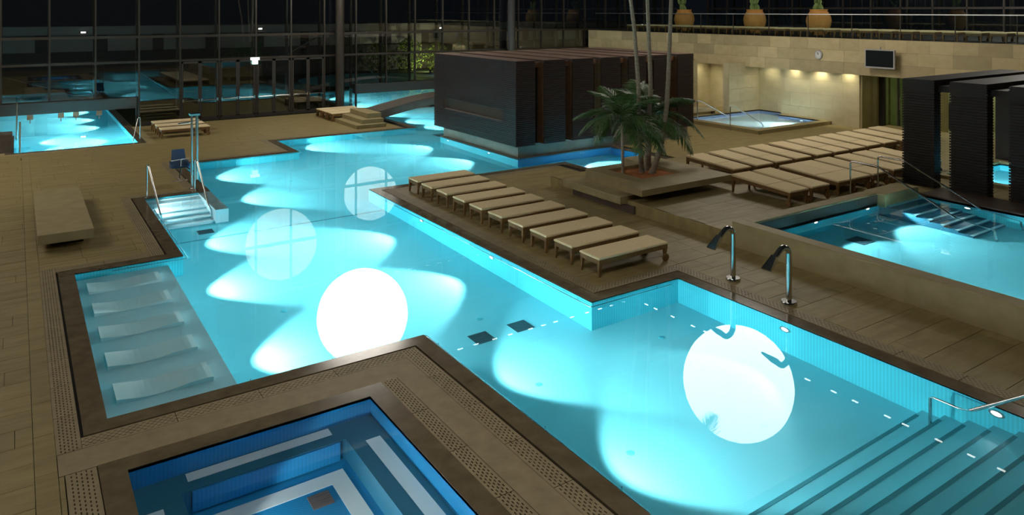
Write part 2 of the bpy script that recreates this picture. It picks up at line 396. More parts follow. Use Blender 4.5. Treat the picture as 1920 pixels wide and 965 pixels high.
grates(11.58 + d0, 11.58 + d1, 3.7, 11.17 + d1, 'y')
grates(9.24 + d1, 17.0 - d1, 22.08 - d1, 22.08 - d0, 'x')
grates(4.29 + .31, 4.29 + .56, 6.2, 10.54, 'y')
grates(0.5, 0.83, 6.2, 10.5, 'y')
# kerb band between the grating and the paving where no grating is cut
rects_mesh(union_minus(grow(MAIN, 0.64), grow(MAIN, 0.02) + raised), -0.10, -0.045, 'channel_bed', 'dark_slot', floor)
rects_mesh(union_minus(grow(BACKL, 0.62), grow(BACKL, 0.3) + [(-2, 6, 40.25, 42)]), -0.06, 0.0, 'kerb', 'bench_stone', floor)
rects_mesh([(4.86, 5.265, 6.2, 11.025), (0.435, 4.86, 10.51, 11.025)], -0.06, -0.001, 'walk_strip', 'grate_stone', floor)

# ------------------------------------------------------------------ main pool
pool = empty('swimming_pool', (0, 0, 0), label='large stepped indoor pool with glowing turquoise water across the hall', cat='pool')
ZF = -1.35
basin(MAIN, ZF, -0.005, pool, 'pool_tile', 'pool_wall_tile')
surface(MAIN, -0.012, pool)
rects_mesh(union_minus(grow(MAIN, 0.30), MAIN + raised), -0.035, 0.0, 'coping', 'wet_coping', pool)
# shallow shelf with five wavy underwater loungers
MB().box(1.05, 2.88, 11.65, 18.44, ZF, -0.47).build('shelf', 'pale_tile', pool)
prof = [(i / 16, 0.05 + 0.075 * math.sin(2 * math.pi * (i / 16) * 0.95 + 2.4) + 0.05 * (1 - i / 16)) for i in range(17)]
wv = MB(); W5 = 0.58
for i in range(16):
    a, b = prof[i], prof[i + 1]; xa, xb = a[0] * 1.36, b[0] * 1.36
    wv.hexa([(xa, 0, -.02), (xb, 0, -.02), (xb, W5, -.02), (xa, W5, -.02)], [(xa, 0, a[1]), (xb, 0, b[1]), (xb, W5, b[1]), (xa, W5, a[1])])
wme = wv.mesh('underwater_lounger', 'lounger_tile')
for y in (17.42, 16.14, 14.88, 13.65, 12.42): inst('underwater_lounger', wme, pool, (1.24, y, -0.45))
# broad stairs at the near end
for i in range(7):
    zt = -1.175 + .175 * i; yy = 6.1 - .335 * i
    st = MB().box(5.89, 11.58, 3.70, yy, zt - .175 if i else ZF, zt).build('stair', 'pool_tile', pool)
    MB().box(5.89, 11.40, yy - .055, yy + .002, zt - .03, zt + .004).build('nosing', 'nosing_tile', st)
# inset stairs beside the lift, with a low side wall
for i in range(7):
    zt = -.15 - .17 * i; yy = 24.49 - .37 * i
    st = MB().box(3.2, 4.7, yy, 24.6, zt - .17, zt).build('stair', 'pale_tile', pool)
    MB().box(3.22, 4.68, yy - .002, yy + .05, zt - .03, zt + .004).build('nosing', 'light_nosing', st)
MB().box(4.7, 5.05, 22.2, 24.6, ZF, -0.02).build('side_wall', 'pale_tile', pool)
# joint line across floor and up the walls, drains, inlets
MB().box(3.2, 9.24, 20.85, 20.92, ZF, ZF + .004).box(3.2, 3.204, 20.85, 20.92, ZF, -.03).box(9.236, 9.24, 20.85, 20.92, ZF, -.03).build('joint_line', 'nosing_tile', pool)
for x, y, s in ((7.33, 12.1, .2), (8.22, 12.1, .2), (4.3, 21.55, .2), (16.76, 31.3, .35)):
    d = MB((x, y, ZF)); d.box(x - s, x + s, y - s, y + s, ZF, ZF + .006)
    for k in range(7): d.box(x - s, x + s, y - s + 2 * s * k / 7, y - s + 2 * s * (k + .5) / 7, ZF + .006, ZF + .014)
    o = d.build('drain_cover', 'drain_dark', pool); o.location = (x, y, ZF)
ime = MB().lathe([(.06, 0), (.06, .006), (.04, .012), (.001, .012)], n=16).mesh('inlet', 'pool_wall_tile')
for x, y in ((10.15, 10.22), (7.26, 10.15), (7.28, 7.94), (7.72, 12.81), (4.57, 15.3), (6.2, 16.5), (9.4, 7.3), (5.4, 19.4), (8.0, 26), (11.5, 28)): inst('inlet', ime, pool, (x, y, ZF))
# grab rails under the rim
def grab(pts, n):
    z = -.13; p = [(x, y, z) for x, y in pts]; g = MB().tube(arc(p, .06), .017, 8)
    o = g.build('grab_rail', 'steel', pool, smooth=True); b = MB()
    for (ax, ay), (bx, by) in zip(pts[:-1], pts[1:]):
        L = math.hypot(bx - ax, by - ay); k = max(1, int(L / 1.5))
        for i in range(k + 1):
            t = (i + .3) / (k + .6); x, y = ax + (bx - ax) * t, ay + (by - ay) * t
            b.tube([(x, y, z), (x, y, z + .1)], .01, 6)
    b.build('bracket', 'steel', o)
e = .08
grab([(3.2 + e, 23.6), (3.2 + e, 18.44 - e), (1.75, 18.44 - e)], 4)
grab([(9.24 - e, 21.6), (9.24 - e, 11.17 - e), (11.3, 11.17 - e)], 6)
grab([(2.6, 11.65 + e), (5.89 + e, 11.65 + e), (5.89 + e, 6.2)], 5)
grab([(5.3, 29.5 - e), (9.4 + e, 29.5 - e), (9.4 + e, 31.8)], 5)
for x, y, z, a in ((9.24, 18.4, -.4, 180), (9.24, 14.8, -.4, 180), (3.2, 20.3, -.4, 0), (2.88, 17.1, -.72, 0), (2.88, 13.4, -.72, 0), (5.05, 27.7, -.4, 0), (5.05, 24.2, -.4, 0),
                   (15.8, 25.5, -.4, 180), (15.8, 28.9, -.4, 180), (9.4, 31.3, -.4, 0), (5.89, 10.5, -.4, 0), (5.89, 7.6, -.4, 0),
                   (16.1, 35.5, -.4, 0), (16.1, 38.6, -.4, 0), (16.1, 33.4, -.4, 0), (18.9, 23.45, -.35, 270)):
    pool_lamp(pool, x, y, z, a, POOL_W * (.62 if x == 5.89 else 1.0))
pool_lamp(pool, 11.58, 8.55, -.36, 180, POOL_W * .14); pool_lamp(pool, 11.58, 5.05, -.22, 180, POOL_W * .005); pool_lamp(pool, 3.2, 23.4, -.2, 0, POOL_W * .10, 150)
MB().box(15.80, 20.399, 23.432, 23.449, ZF, -.02).box(20.383, 20.399, 19.6, 23.43, ZF, -.02).build('blue_lining', 'blue_tile', pool)
# ------------------------------------------------------------------ whirlpool in the foreground
jac = empty('whirlpool', (0, 0, 0), label='square blue tiled whirlpool with white bands in the foreground', cat='pool')
basin(JAC, -1.05, 0.0, jac, 'blue_tile', 'blue_tile'); surface(JAC, -0.03, jac)
JX0, JX1, JY1, JY0 = 1.14, 4.29, 10.2, 6.2
MB().box(JX0, 3.77, 9.81, JY1, -1.05, -.5).box(3.77, JX1, JY0, JY1, -1.05, -.5).box(JX0, 1.68, JY0, 9.81, -1.05, -.5).build('bench', 'dark_blue_tile', jac)
MB().box(1.80, 3.68, 9.78, 9.806, -1.0, -.52).build('bench_face', 'blue_tile', jac); 
MB().box(1.79, 3.65, 10.0, 10.18, -.5, -.492).build('white_band', 'white_tile', jac); MB().box(3.98, 4.19, 6.3, 9.62, -.5, -.492).build('white_band', 'white_tile', jac); MB().box(1.24, 1.45, 6.3, 9.62, -.5, -.492).build('white_band', 'white_tile', jac)
MB().box(1.85, 3.66, 9.40, 9.64, -1.05, -1.04).box(3.43, 3.66, 6.3, 9.40, -1.05, -1.04).box(1.85, 2.08, 6.3, 9.4, -1.05, -1.04).build('white_band', 'white_tile', jac)
d = MB().box(3.07, 3.34, 9.06, 9.33, -1.05, -1.035)
for k in range(6): d.box(3.07, 3.34, 9.065 + k * .045, 9.09 + k * .045, -1.035, -1.028)
d.build('drain_cover', 'drain_brown', jac)
m = MB()
for r in union_minus(grow(JAC, 0.30), JAC): m.box(r[0], r[1], r[2], r[3], -0.035, 0.01)
m.build('rim', 'wet_coping', jac)
pool_lamp(jac, 1.69, 8.6, -.75, 0, 110, 100); pool_lamp(jac, 1.69, 7.2, -.75, 0, 110, 100); pool_lamp(jac, 3.76, 7.0, -.75, 180, 80, 100)
# ------------------------------------------------------------------ back-left pool that runs out under the glass wall
OUTL = [(-9.0, 4.35, 40.3, 60.0)]; OUTR = [(16.1, 30.0, 40.3, 50.0)]
bl = empty('outlet_pool', (0, 0, 0), label='bright pool at the far left running out under the glass wall', cat='pool')
basin(BACKL + OUTL, ZF, -.005, bl, 'pool_tile', 'pool_wall_tile'); surface(BACKL + OUTL, -.012, bl)
rects_mesh(union_minus(grow(BACKL, .30), BACKL + [(-2, 6, 40.3, 42)]), -.035, 0, 'coping', 'wet_coping', bl)
rects_mesh(union_minus(grow(OUTL, .35), OUTL + [(-2, 6, 34, 40.45)]), -.14, 0.02, 'outdoor_coping', 'wet_coping', bl)
for x, y, a in ((0.0, 36.5, 0), (0.0, 39, 0), (4.35, 38, 180), (-9, 44, 0), (-9, 49, 0), (-9, 54, 0), (4.35, 42.5, 180), (4.35, 45.5, 180), (4.35, 49, 180), (4.35, 54, 180)): pool_lamp(bl, x, y, -.4, a, POOL_W * 1.4)
orp = empty('outdoor_pool', (0, 0, 0), label='turquoise outdoor pool behind the glass wall beyond the bridge', cat='pool')
basin(OUTR, ZF, -.005, orp, 'pool_tile', 'pool_wall_tile'); surface(OUTR, -.012, orp)
rects_mesh(union_minus(grow(OUTR, .35), OUTR + [(15, 27, 39, 40.45)]), -.14, 0.02, 'coping', 'wet_coping', orp)
for x, y, a in ((16.1, 43, 0), (16.1, 47, 0), (30, 45, 180)): pool_lamp(orp, x, y, -.4, a, POOL_W * 1.4)
rw = empty('round_pool', (24.5, 57.5, 0), label='round turquoise outdoor whirlpool seen through the far glass', cat='pool')
MB().lathe([(.01, -1.0), (3.7, -1.0), (3.7, 0.0), (6.0, 0.0), (6.0, -.02)], n=48).build('basin', 'pool_tile', rw)
N48 = 48
m = MB(rw.location); m.add([(rw.location.x + 3.69 * math.cos(2 * math.pi * k / N48), rw.location.y + 3.69 * math.sin(2 * math.pi * k / N48), -.03) for k in range(N48)], [tuple(range(N48))])
m.build('water', 'pool_water', rw, fix=False)
for a in (20, 140, 260): pool_lamp(rw, 3.68 * math.cos(math.radians(a)), 3.68 * math.sin(math.radians(a)), -.35, a + 180, POOL_W * 1.4)

# ------------------------------------------------------------------ raised pool on the right
rp = empty('raised_pool', (0, 0, 0), label='raised turquoise pool with a stone parapet and corner stairs at the right', cat='pool')
WZ = 0.33; RZF = -1.02
basin(RP, RZF, 0.36, rp, 'pool_tile', 'pool_wall_tile'); surface(RP, WZ, rp)
MB().cham(14.2, 14.55, 2.0, 11.95, 0, 0.6, .01).cham(14.55, 19.7, 11.6, 11.95, 0, 0.6, .01).cham(19.7, 21.4, 11.38, 12.0, 0, 0.6, .01).build('parapet', 'bench_stone', rp)
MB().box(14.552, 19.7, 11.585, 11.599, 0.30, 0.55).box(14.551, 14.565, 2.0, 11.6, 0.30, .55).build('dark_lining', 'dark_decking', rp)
for i in range(8):
    yy = 11.3 - .355 * i; zt = .17 - .17 * i
    if zt <= RZF: break
    st = MB().box(19.8, 21.5, yy, 11.6, zt - .17, zt).build('stair', 'dark_blue_tile', rp)
    MB().box(19.8, 21.5, yy - .003, yy + .08, zt - .04, zt + .004).build('nosing', 'light_nosing', st)
d = MB().box(17.1, 17.6, 10.4, 10.9, RZF, RZF + .01)
for k in range(6): d.box(17.1, 17.6, 10.41 + k * .085, 10.46 + k * .085, RZF + .01, RZF + .018)
d.build('drain_cover', 'drain_dark', rp)
pool_lamp(rp, 16.9, 11.58, 0.0, 270, POOL_W * .42, 92); pool_lamp(rp, 19.2, 11.58, 0.0, 270, POOL_W * .6, 92); pool_lamp(rp, 21.5, 10.1, .02, 180, POOL_W * .015); pool_lamp(rp, 14.57, 6.5, -.1, 0, POOL_W * .2); pool_lamp(rp, 14.57, 3.5, -.1, 0, POOL_W * .2)
for k in range(9): (lambda a: a.build('plank', 'dark_decking', rp))(MB().box(21.5 + k * .133, 21.627 + k * .133, 2.0, 11.37, UP - .1, UP + .07))

# ------------------------------------------------------------------ handrails
def rail(name, paths, r, label, base=None, cat='handrail'):
    o = empty(name, base or tuple(paths[0][0]), label=label, cat=cat); org = o.location
    for p in paths: MB(org).tube(arc(p, .09), r, 10).build('rail', 'steel', o, smooth=True)
    for p in paths:
        for q in (p[0], p[-1]): MB(org).lathe([(.045, 0), (.045, .012), (r, .018)], q, 14).build('flange', 'steel', o)
    return o
rail('handrail', [[(3.28, 24.75, 0), (3.28, 24.75, 1.0), (3.30, 24.55, .98), (3.36, 22.95, .03), (3.36, 22.6, -.2), (3.36, 22.5, -1.0)]], .025, 'steel handrail on the left of the inset pool stairs')
rail('handrail', [[(4.64, 24.85, 0), (4.64, 24.85, 1.0), (4.66, 24.6, .98), (4.66, 23.0, .0), (4.66, 22.55, -.25), (4.66, 22.5, -1.17)]], .025, 'steel handrail on the right of the inset pool stairs, by the lift')
rail('handrail', [[(11.20, 5.78, -1.17), (11.20, 5.78, -.12), (11.20, 5.35, -.12), (11.20, 3.9, .95), (11.20, 3.4, .95), (11.20, 3.4, 0)]], .025, 'steel handrail over the broad stairs at the lower right')
rail('handrail', [[(19.95, 12.55, UP), (19.95, 12.55, 1.28), (19.95, 11.75, 1.28), (19.95, 9.0, .02), (19.95, 8.75, -.05), (19.95, 8.7, -.85)]], .025, 'left steel handrail of the raised pool stairs')
rail('handrail', [[(21.35, 12.55, UP), (21.35, 12.55, 1.28), (21.35, 11.75, 1.28), (21.35, 9.0, .02), (21.35, 8.75, -.05), (21.35, 8.7, -.85)]], .025, 'right steel handrail of the raised pool stairs, nearer the dark hut')
rail('handrail', [[(28.2, 25.9, .17), (28.2, 25.9, 1.15), (28.4, 25.9, 1.12), (30.6, 25.9, .12), (30.7, 25.9, -.5)]], .025, 'far steel handrail of the small spa basin')
rail('handrail', [[(27.9, 23.6, .0), (27.9, 23.6, 1.15), (28.2, 23.6, 1.1), (30.2, 23.6, .12), (30.3, 23.6, -.5)]], .025, 'near steel handrail of the small spa basin by the dark house')
rail('handrail', [[(4.55, 36.3, 0), (4.55, 36.3, .95), (4.45, 36.2, .93), (4.2, 35.9, -.1), (4.2, 35.85, -.6)]], .022, 'slim handrail at the corner of the far left pool')
for x, y, h, lb in ((0.15, 35.5, 1.2, 'steel post at the near left corner of the far pool'), (0.05, 39.2, 1.6, 'tall steel post at the far pool beside the glass wall')):
    MB((x, y, 0)).tube([(x, y, -.3), (x, y, h)], .035, 12).lathe([(.06, 0), (.06, .02), (.035, .03)], (x, y, 0), 14).build('steel_post', 'steel', label=lb, cat='post', smooth=True)
o = MB((-.42, 35.9, 0)).cham(-.75, -.1, 35.5, 36.3, 0, .75, .02).box(-.70, -.098, 35.55, 36.25, .55, .58).build('service_pillar', 'bridge_wood', label='low dark pillar at the left end of the far pool', cat='pillar')
# ------------------------------------------------------------------ swan-neck showers
def shower(x, y, label):
    o = empty('water_spout', (x, y, 0), label=label, cat='shower', group='water spouts')
    MB((x, y, 0)).lathe([(.15, 0), (.15, .045), (.14, .06), (.055, .06)], (x, y, 0), 24).build('base_plate', 'steel', o, smooth=True)
    p = [(x, y, .05), (x, y, .8)] ; R = .17
    for k in range(1, 11):
        a = math.pi * .70 * k / 10; p.append((x - R + R * math.cos(a), y, .93 + R * math.sin(a)))
    q = Vector(p[-1]); dn = Vector((-math.sin(math.pi * .7), 0, math.cos(math.pi * .7))).normalized()
    p.append(tuple(q + dn * .22))
    MB((x, y, 0)).tube(p, .055, 16).build('pipe', 'steel', o, smooth=True)
    e0 = q + dn * .18; e1 = q + dn * .50; n = Vector((dn.z, 0, -dn.x))
    if n.z < 0: n = -n
    def sec(c, wy, t): return [tuple(c + n * s2 * t + Vector((0, s1 * wy, 0))) for s1, s2 in ((-1, -1), (1, -1), (1, 1), (-1, 1))]
    MB((x, y, 0)).hexa(sec(e0, .055, .055), sec(e1, .105, .016)).build('nozzle', 'steel', o)
    return o
shower(12.44, 10.45, 'chrome swan-neck water spout nearer the sun loungers'); shower(12.33, 9.02, 'chrome swan-neck water spout nearer the camera')
# ------------------------------------------------------------------ pool lift
pl = empty('pool_lift', (4.67, 25.25, 0), label='stainless pool lift with a blue plastic seat on the left edge', cat='pool lift')
og = pl.location
MB(og).tube([(4.62, 25.2, 0), (4.62, 25.2, 2.33)], .035, 12).build('mast', 'steel', pl, smooth=True)
MB(og).tube([(4.80, 25.35, .25), (4.80, 25.35, 2.33)], .045, 12).build('mast', 'steel', pl, smooth=True)
MB(og).box(4.57, 4.85, 25.12, 25.42, 2.3, 2.36).build('top_plate', 'steel', pl)
MB(og).lathe([(.09, 0), (.09, .02), (.035, .03)], (4.62, 25.2, 0), 16).build('base_plate', 'steel', pl)
MB(og).tube([(4.62, 25.2, 2.1), (4.25, 25.35, 2.06)], .022, 8).build('arm', 'steel', pl, smooth=True)
MB(og).tube(arc([(4.8, 25.35, .45), (4.7, 26.4, .45), (4.62, 26.4, .5)], .1), .025, 8).tube([(4.45, 26.3, .15), (4.55, 26.45, .75)], .02, 8).tube([(4.15, 26.05, .12), (4.65, 26.05, .12)], .015, 8).tube([(4.4, 26.3, .15), (4.4, 26.05, .12)], .015, 8).build('carrier', 'steel', pl, smooth=True)
seat = MB(og)
seat.hexa([(4.22, 26.20, .50), (4.74, 26.20, .50), (4.74, 26.62, .44), (4.22, 26.62, .44)], [(4.20, 26.18, .55), (4.76, 26.18, .55), (4.76, 26.64, .49), (4.20, 26.64, .49)])
seat.hexa([(4.24, 26.58, .46), (4.72, 26.58, .46), (4.72, 26.66, .46), (4.24, 26.66, .46)], [(4.29, 26.72, 1.02), (4.67, 26.72, 1.02), (4.67, 26.78, 1.02), (4.29, 26.78, 1.02)])
for sx in (4.20, 4.72): seat.hexa([(sx, 26.2, .5), (sx + .04, 26.2, .5), (sx + .04, 26.62, .46), (sx, 26.62, .46)], [(sx, 26.24, .6), (sx + .04, 26.24, .6), (sx + .04, 26.7, .66), (sx, 26.7, .66)])
seat.build('seat', 'blue_seat', pl)
MB(og).tube([(4.2, 26.30, .74), (4.76, 26.30, .77)], .012, 8).tube([(4.5, 26.3, .76), (4.48, 26.25, .52)], .012, 8).build('safety_bar', 'white_plastic', pl, smooth=True)

# ------------------------------------------------------------------ sun loungers
def make_lounger(L, W, H, name='sun_lounger', tilt=0.0):
    """long axis +X, foot end at x=0, wheels at x=L"""
    o = empty(name); fz = H - .055
    MB().box(0, L, 0, .035, fz - .09, fz).box(0, L, W - .035, W, fz - .09, fz).box(0, .035, .035, W - .035, fz - .09, fz).box(L - .035, L, .035, W - .035, fz - .09, fz).build('frame', 'teak', o)
    m = MB()
    for k in range(12): m.box(.06 + k * (L - .12) / 12, .06 + (k + .7) * (L - .12) / 12, .035, W - .035, fz - .03, fz - .01)
    m.build('slats', 'teak', o, kind='stuff')
    def leg(x, y, dx):
        MB().hexa([(x + dx + .015, y + .015, 0), (x + dx + .055, y + .015, 0), (x + dx + .055, y + .055, 0), (x + dx + .015, y + .055, 0)], [(x, y, fz - .08), (x + .085, y, fz - .08), (x + .085, y + .07, fz - .08), (x, y + .07, fz - .08)]).build('leg', 'teak', o)
    for y in (0, W - .07): leg(.0, y, -.015); leg(L - .09, y, .0)
    for y in (-.02, W - .02):
        MB().lathe([(.03, -.02), (.085, -.02), (.085, .02), (.03, .02)], (L - .06, y + .02, .085), 18, 'y').build('wheel', 'teak', o)
    s = L * (.66 if not tilt else .62)
    for a, b in ((-.01, s - .004), (s + .004, L + .01)):
        q = MB(); z0, z1 = fz, H; c = .015
        q.add([(a + c, c - .01, z0), (b - c, c - .01, z0), (b - c, W - c + .01, z0), (a + c, W - c + .01, z0), (a, -.01, z0 + c), (b, -.01, z0 + c), (b, W + .01, z0 + c), (a, W + .01, z0 + c),
               (a, -.01, z1 - c), (b, -.01, z1 - c), (b, W + .01, z1 - c), (a, W + .01, z1 - c), (a + c, c - .01, z1), (b - c, c - .01, z1), (b - c, W - c + .01, z1), (a + c, W - c + .01, z1)],
              [(3, 2, 1, 0), (12, 13, 14, 15)] + [(k * 4 + i, k * 4 + (i + 1) % 4, k * 4 + 4 + (i + 1) % 4, k * 4 + 4 + i) for k in range(3) for i in range(4)])
        q.build('cushion', 'cushion', o)
    if tilt:      # head end stands a little higher
        for ch in o.children:
            for v in ch.data.vertices: v.co.z *= 1 + tilt / H * (1 - v.co.x / L)
    return o
ORD = ['first', 'second', 'third', 'fourth', 'fifth', 'sixth', 'seventh', 'eighth', 'ninth', 'tenth', 'eleventh', 'twelfth', 'thirteenth', 'fourteenth', 'fifteenth', 'sixteenth', 'seventeenth', 'eighteenth', 'nineteenth', 'twentieth', 'twenty-first', 'twenty-second', 'twenty-third', 'twenty-fourth', 'twenty-fifth', 'twenty-sixth', 'twenty-seventh']
PA = make_lounger(2.0, .64, .42); PB = make_lounger(2.02, .76, .42, tilt=.10)
usedA = [False]; usedB = [False]
def place(proto, used, loc, rz, label, group):
    if not used[0]: o = proto; used[0] = True; o.location = loc; o.rotation_euler = (0, 0, rz); o['label'] = label
    else: o = copy_tree(proto, None, loc, rz, label)
    o['category'] = 'sun lounger'; o['group'] = group
    return o
for i in range(10):
    place(PA, usedA, (10.19 + random.uniform(-.015, .015), 12.07 + .946 * i, 0), random.uniform(-.008, .008), f'{ORD[i]} beige sun lounger from the near pool corner in the poolside row', 'loungers in the poolside row')
for i in range(3):
    place(PA, usedA, (5.31, 35.72 + 1.17 * i, 0), 0, ['nearest', 'middle', 'farthest'][i] + ' of three sun loungers beside the far left pool', 'loungers by the far left pool')
for i in range(3):
    place(PA, usedA, (15.32, 36.50 + .68 + .86 * i, 0), math.pi, ['nearest', 'middle', 'farthest'][i] + ' of three sun loungers behind the stone steps to the bridge', 'loungers by the bridge steps')
RZ = -math.pi / 2 - math.radians(1.5)
for i, x in enumerate((18.40, 19.45, 20.44, 21.46, 22.58, 23.58, 24.57, 25.63, 26.67, 27.79, 28.95)):
    place(PB, usedB, (x + .02, 17.40 + random.uniform(-.03, .03), UP), RZ, f'{ORD[i]} sun lounger from the planter in the back row on the raised deck', 'back row of loungers on the raised deck')
for i, x in enumerate((17.36, 18.32, 19.56, 20.335, 21.30, 22.40, 23.4, 24.4)):
    lb = {2: 'left lounger of the pushed-together pair in the front row of the raised deck', 3: 'right lounger of the pushed-together pair in the front row of the raised deck'}.get(i, f'{ORD[i]} sun lounger from the planter in the front row on the raised deck')
    place(PB, usedB, (x + .03, 14.66, UP), RZ, lb, 'front row of loungers on the raised deck')
# ------------------------------------------------------------------ stone bench on the left
b = empty('stone_bench', (1.0, 22.9, 0), label='long low slab bench of brown stone on the left deck', cat='bench'); og = b.location
MB(og).cham(.43, 1.57, 20.46, 25.6, .18, .40, .008).build('seat_slab', 'bench_stone', b); MB(og).box(.70, 1.38, 20.95, 25.2, 0, .18).build('base', 'dark_slot', b)
# ------------------------------------------------------------------ planter with palms
pt = empty('stone_planter', (16, 16.5, 0), label='stepped stone planter with built-in seats around the palms', cat='planter'); og = pt.location
sx0, sx1, sy0, sy1 = 15.09, 16.74, 15.95, 17.50
m = MB(og)
for r in union_minus([(14.61, 17.72, 14.9, 17.95), (14.08, 14.61, 14.9, 15.84), (16.67, 17.72, 17.95, 18.6)], [(sx0, sx1, sy0, sy1)]): m.box(r[0], r[1], r[2], r[3], .58, .75)
m.build('top_slab', 'bench_stone', pt)
m = MB(og)
for r in union_minus([(14.61, 17.0, 15.70, 17.95), (16.67, 17.4, 17.9, 18.5)], [(sx0, sx1, sy0, sy1)]): m.box(r[0], r[1], r[2], r[3], 0.0 if r[1] < 14.2 else UP, .585)
m.build('body', 'bench_stone', pt)
MB(og).cham(14.0, 14.66, 15.68, 18.3, .22, .42, .006).build('seat', 'bench_stone', pt)
MB(og).box(14.15, 14.199, 15.3, 18.0, 0, .22).build('seat_shade', 'dark_decking', pt)  # dark strip standing in for the shade below the seat
m = MB(og); N = 12
hs = [[.66 + random.uniform(-.015, .02) for _ in range(N + 1)] for _ in range(N + 1)]
for i in range(N):
    for j in range(N):
        f = lambda a, c: (sx0 + (sx1 - sx0) * a / N, sy0 + (sy1 - sy0) * c / N, hs[a][c])
        m.quad(f(i, j), f(i + 1, j), f(i + 1, j + 1), f(i, j + 1))
m.build('soil', 'soil', pt)
def frond_mesh(L, droop, nl=36, wl=.34, fold=.6):
    """arching rachis along +X with paired drooping leaflets"""
    m = MB(); pts = []
    for k in range(nl + 1):
        t = k / nl; pts.append(Vector((L * (t - .10 * t * t * droop), 0, L * (.55 * t - (.42 + droop * .45) * t * t))))
    m.tube([tuple(p) for p in pts], [.014 * (1 - .8 * k / nl) for k in range(nl + 1)], 5)
    for k in range(4, nl + 1):
        t = k / nl; p = pts[k]; d = (pts[k] - pts[k - 1]).normalized(); ll = L * wl * (math.sin(math.pi * min(1, t * .92 + .1)) ** .6) * random.uniform(.85, 1.1) + .04
        for s in (-1, 1):
            u = (d * .75 + Vector((0, s * .75, 0)) + Vector((0, 0, .12 - fold * random.uniform(.3, .9)))).normalized()
            tip = p + u * ll + Vector((0, 0, -.18 * ll)); mid = p + u * ll * .5 + Vector((0, 0, .03 * ll)); w = d * (.017 * L + .004)
            m.add([p - w * .4, p + w * .4, mid + w, mid - w * .7, tip], [(0, 1, 2, 3), (3, 2, 4)])
    return m.mesh('frond', 'frond')
def palm(name, path, r0, r1, label, nf, L, dset, crown_green=True, a0=0.0, elev=(0.1, 1.0)):
    base = Vector(path[0]); o = empty(name, base, label=label, cat='palm', group='palms in the stone planter')
    P = []
    for i in range(len(path) - 1):
        a, c = Vector(path[i]), Vector(path[i + 1])
        for k in range(8): P.append(a.lerp(c, k / 8))
    P.append(Vector(path[-1])); n = len(P)
    rad = [(r0 + (r1 - r0) * (i / (n - 1)) ** .6) * (1.06 if i % 2 else 0.97) for i in range(n)]; rad[0] *= 1.25
    MB(base).tube(P, rad, 12).build('trunk', 'bark', o, smooth=True)
    top = P[-1]
    if crown_green: MB(base).tube([top, top + Vector((0, 0, .25)), top + Vector((0, 0, .5))], [r1 * 1.0, r1 * 1.25, r1 * .5], 10).build('crownshaft', 'bark_green', o, smooth=True); top = top + Vector((0, 0, .4))
    meshes = [frond_mesh(L, d) for d in dset]
    for k in range(nf):
        me = meshes[k % len(meshes)]; f = bpy.data.objects.new('frond', me); C.objects.link(f); f.parent = o; f.location = top - base
        f.rotation_euler = (random.uniform(-.25, .25), -(elev[0] + (elev[1] - elev[0]) * ((k * 5) % nf) / nf) + .2, a0 + 2 * math.pi * k / nf + random.uniform(-.2, .2))
        s = random.uniform(.85, 1.08); f.scale = (s, s, s)
    return o
def pw(px, py, w):   # point of the scene at photo pixel and camera depth, used once to lay out the trunks in space
    x = (px - CX) / F * w; z = EYE - (py - HY) / F * w
    return (math.sin(TH) * w + math.cos(TH) * x, math.cos(TH) * w - math.sin(TH) * x, z)
palm('tall_palm', [pw(1204, 327, 22.9), pw(1199, 250, 22.9), pw(1197, 160, 22.8), pw(1190, 60, 22.7), pw(1181, -10, 22.6), pw(1170, -100, 22.5)], .085, .05, 'tall slender palm, left trunk of the clump of three', 9, 2.3, (.5, .8, 1.1), a0=.3, elev=(-.1, .9))
palm('tall_palm', [pw(1212, 325, 23.2), pw(1216, 240, 23.2), pw(1220, 160, 23.1), pw(1216, 60, 23), pw(1213, -20, 23), pw(1210, -140, 23)], .085, .05, 'tall slender palm, middle trunk of the clump of three', 9, 2.4, (.5, .8, 1.1), a0=.9, elev=(-.1, .9))
palm('tall_palm', [pw(1222, 328, 22.8), pw(1239, 275, 22.8), pw(1250, 200, 22.8), pw(1253, 150, 22.8), pw(1257, 40, 22.9), pw(1262, -110, 23)], .10, .055, 'tall slender palm, right trunk of the clump curving outward', 9, 2.5, (.5, .8, 1.1), a0=.1, elev=(-.1, .9))
palm('small_palm', [pw(1168, 327, 22.75), pw(1167, 280, 22.75), pw(1166, 230, 22.75)], .05, .035, 'small bushy palm on the left side of the planter', 16, 1.65, (.7, 1.0, 1.3), False, .4, (-.15, 1.35))
palm('small_palm', [pw(1216, 318, 23.6), pw(1219, 270, 23.7), pw(1222, 222, 23.8)], .06, .05, 'small bushy palm behind the tall trunks', 16, 1.75, (.7, 1.0, 1.3), False, .15, (-.2, 1.2))

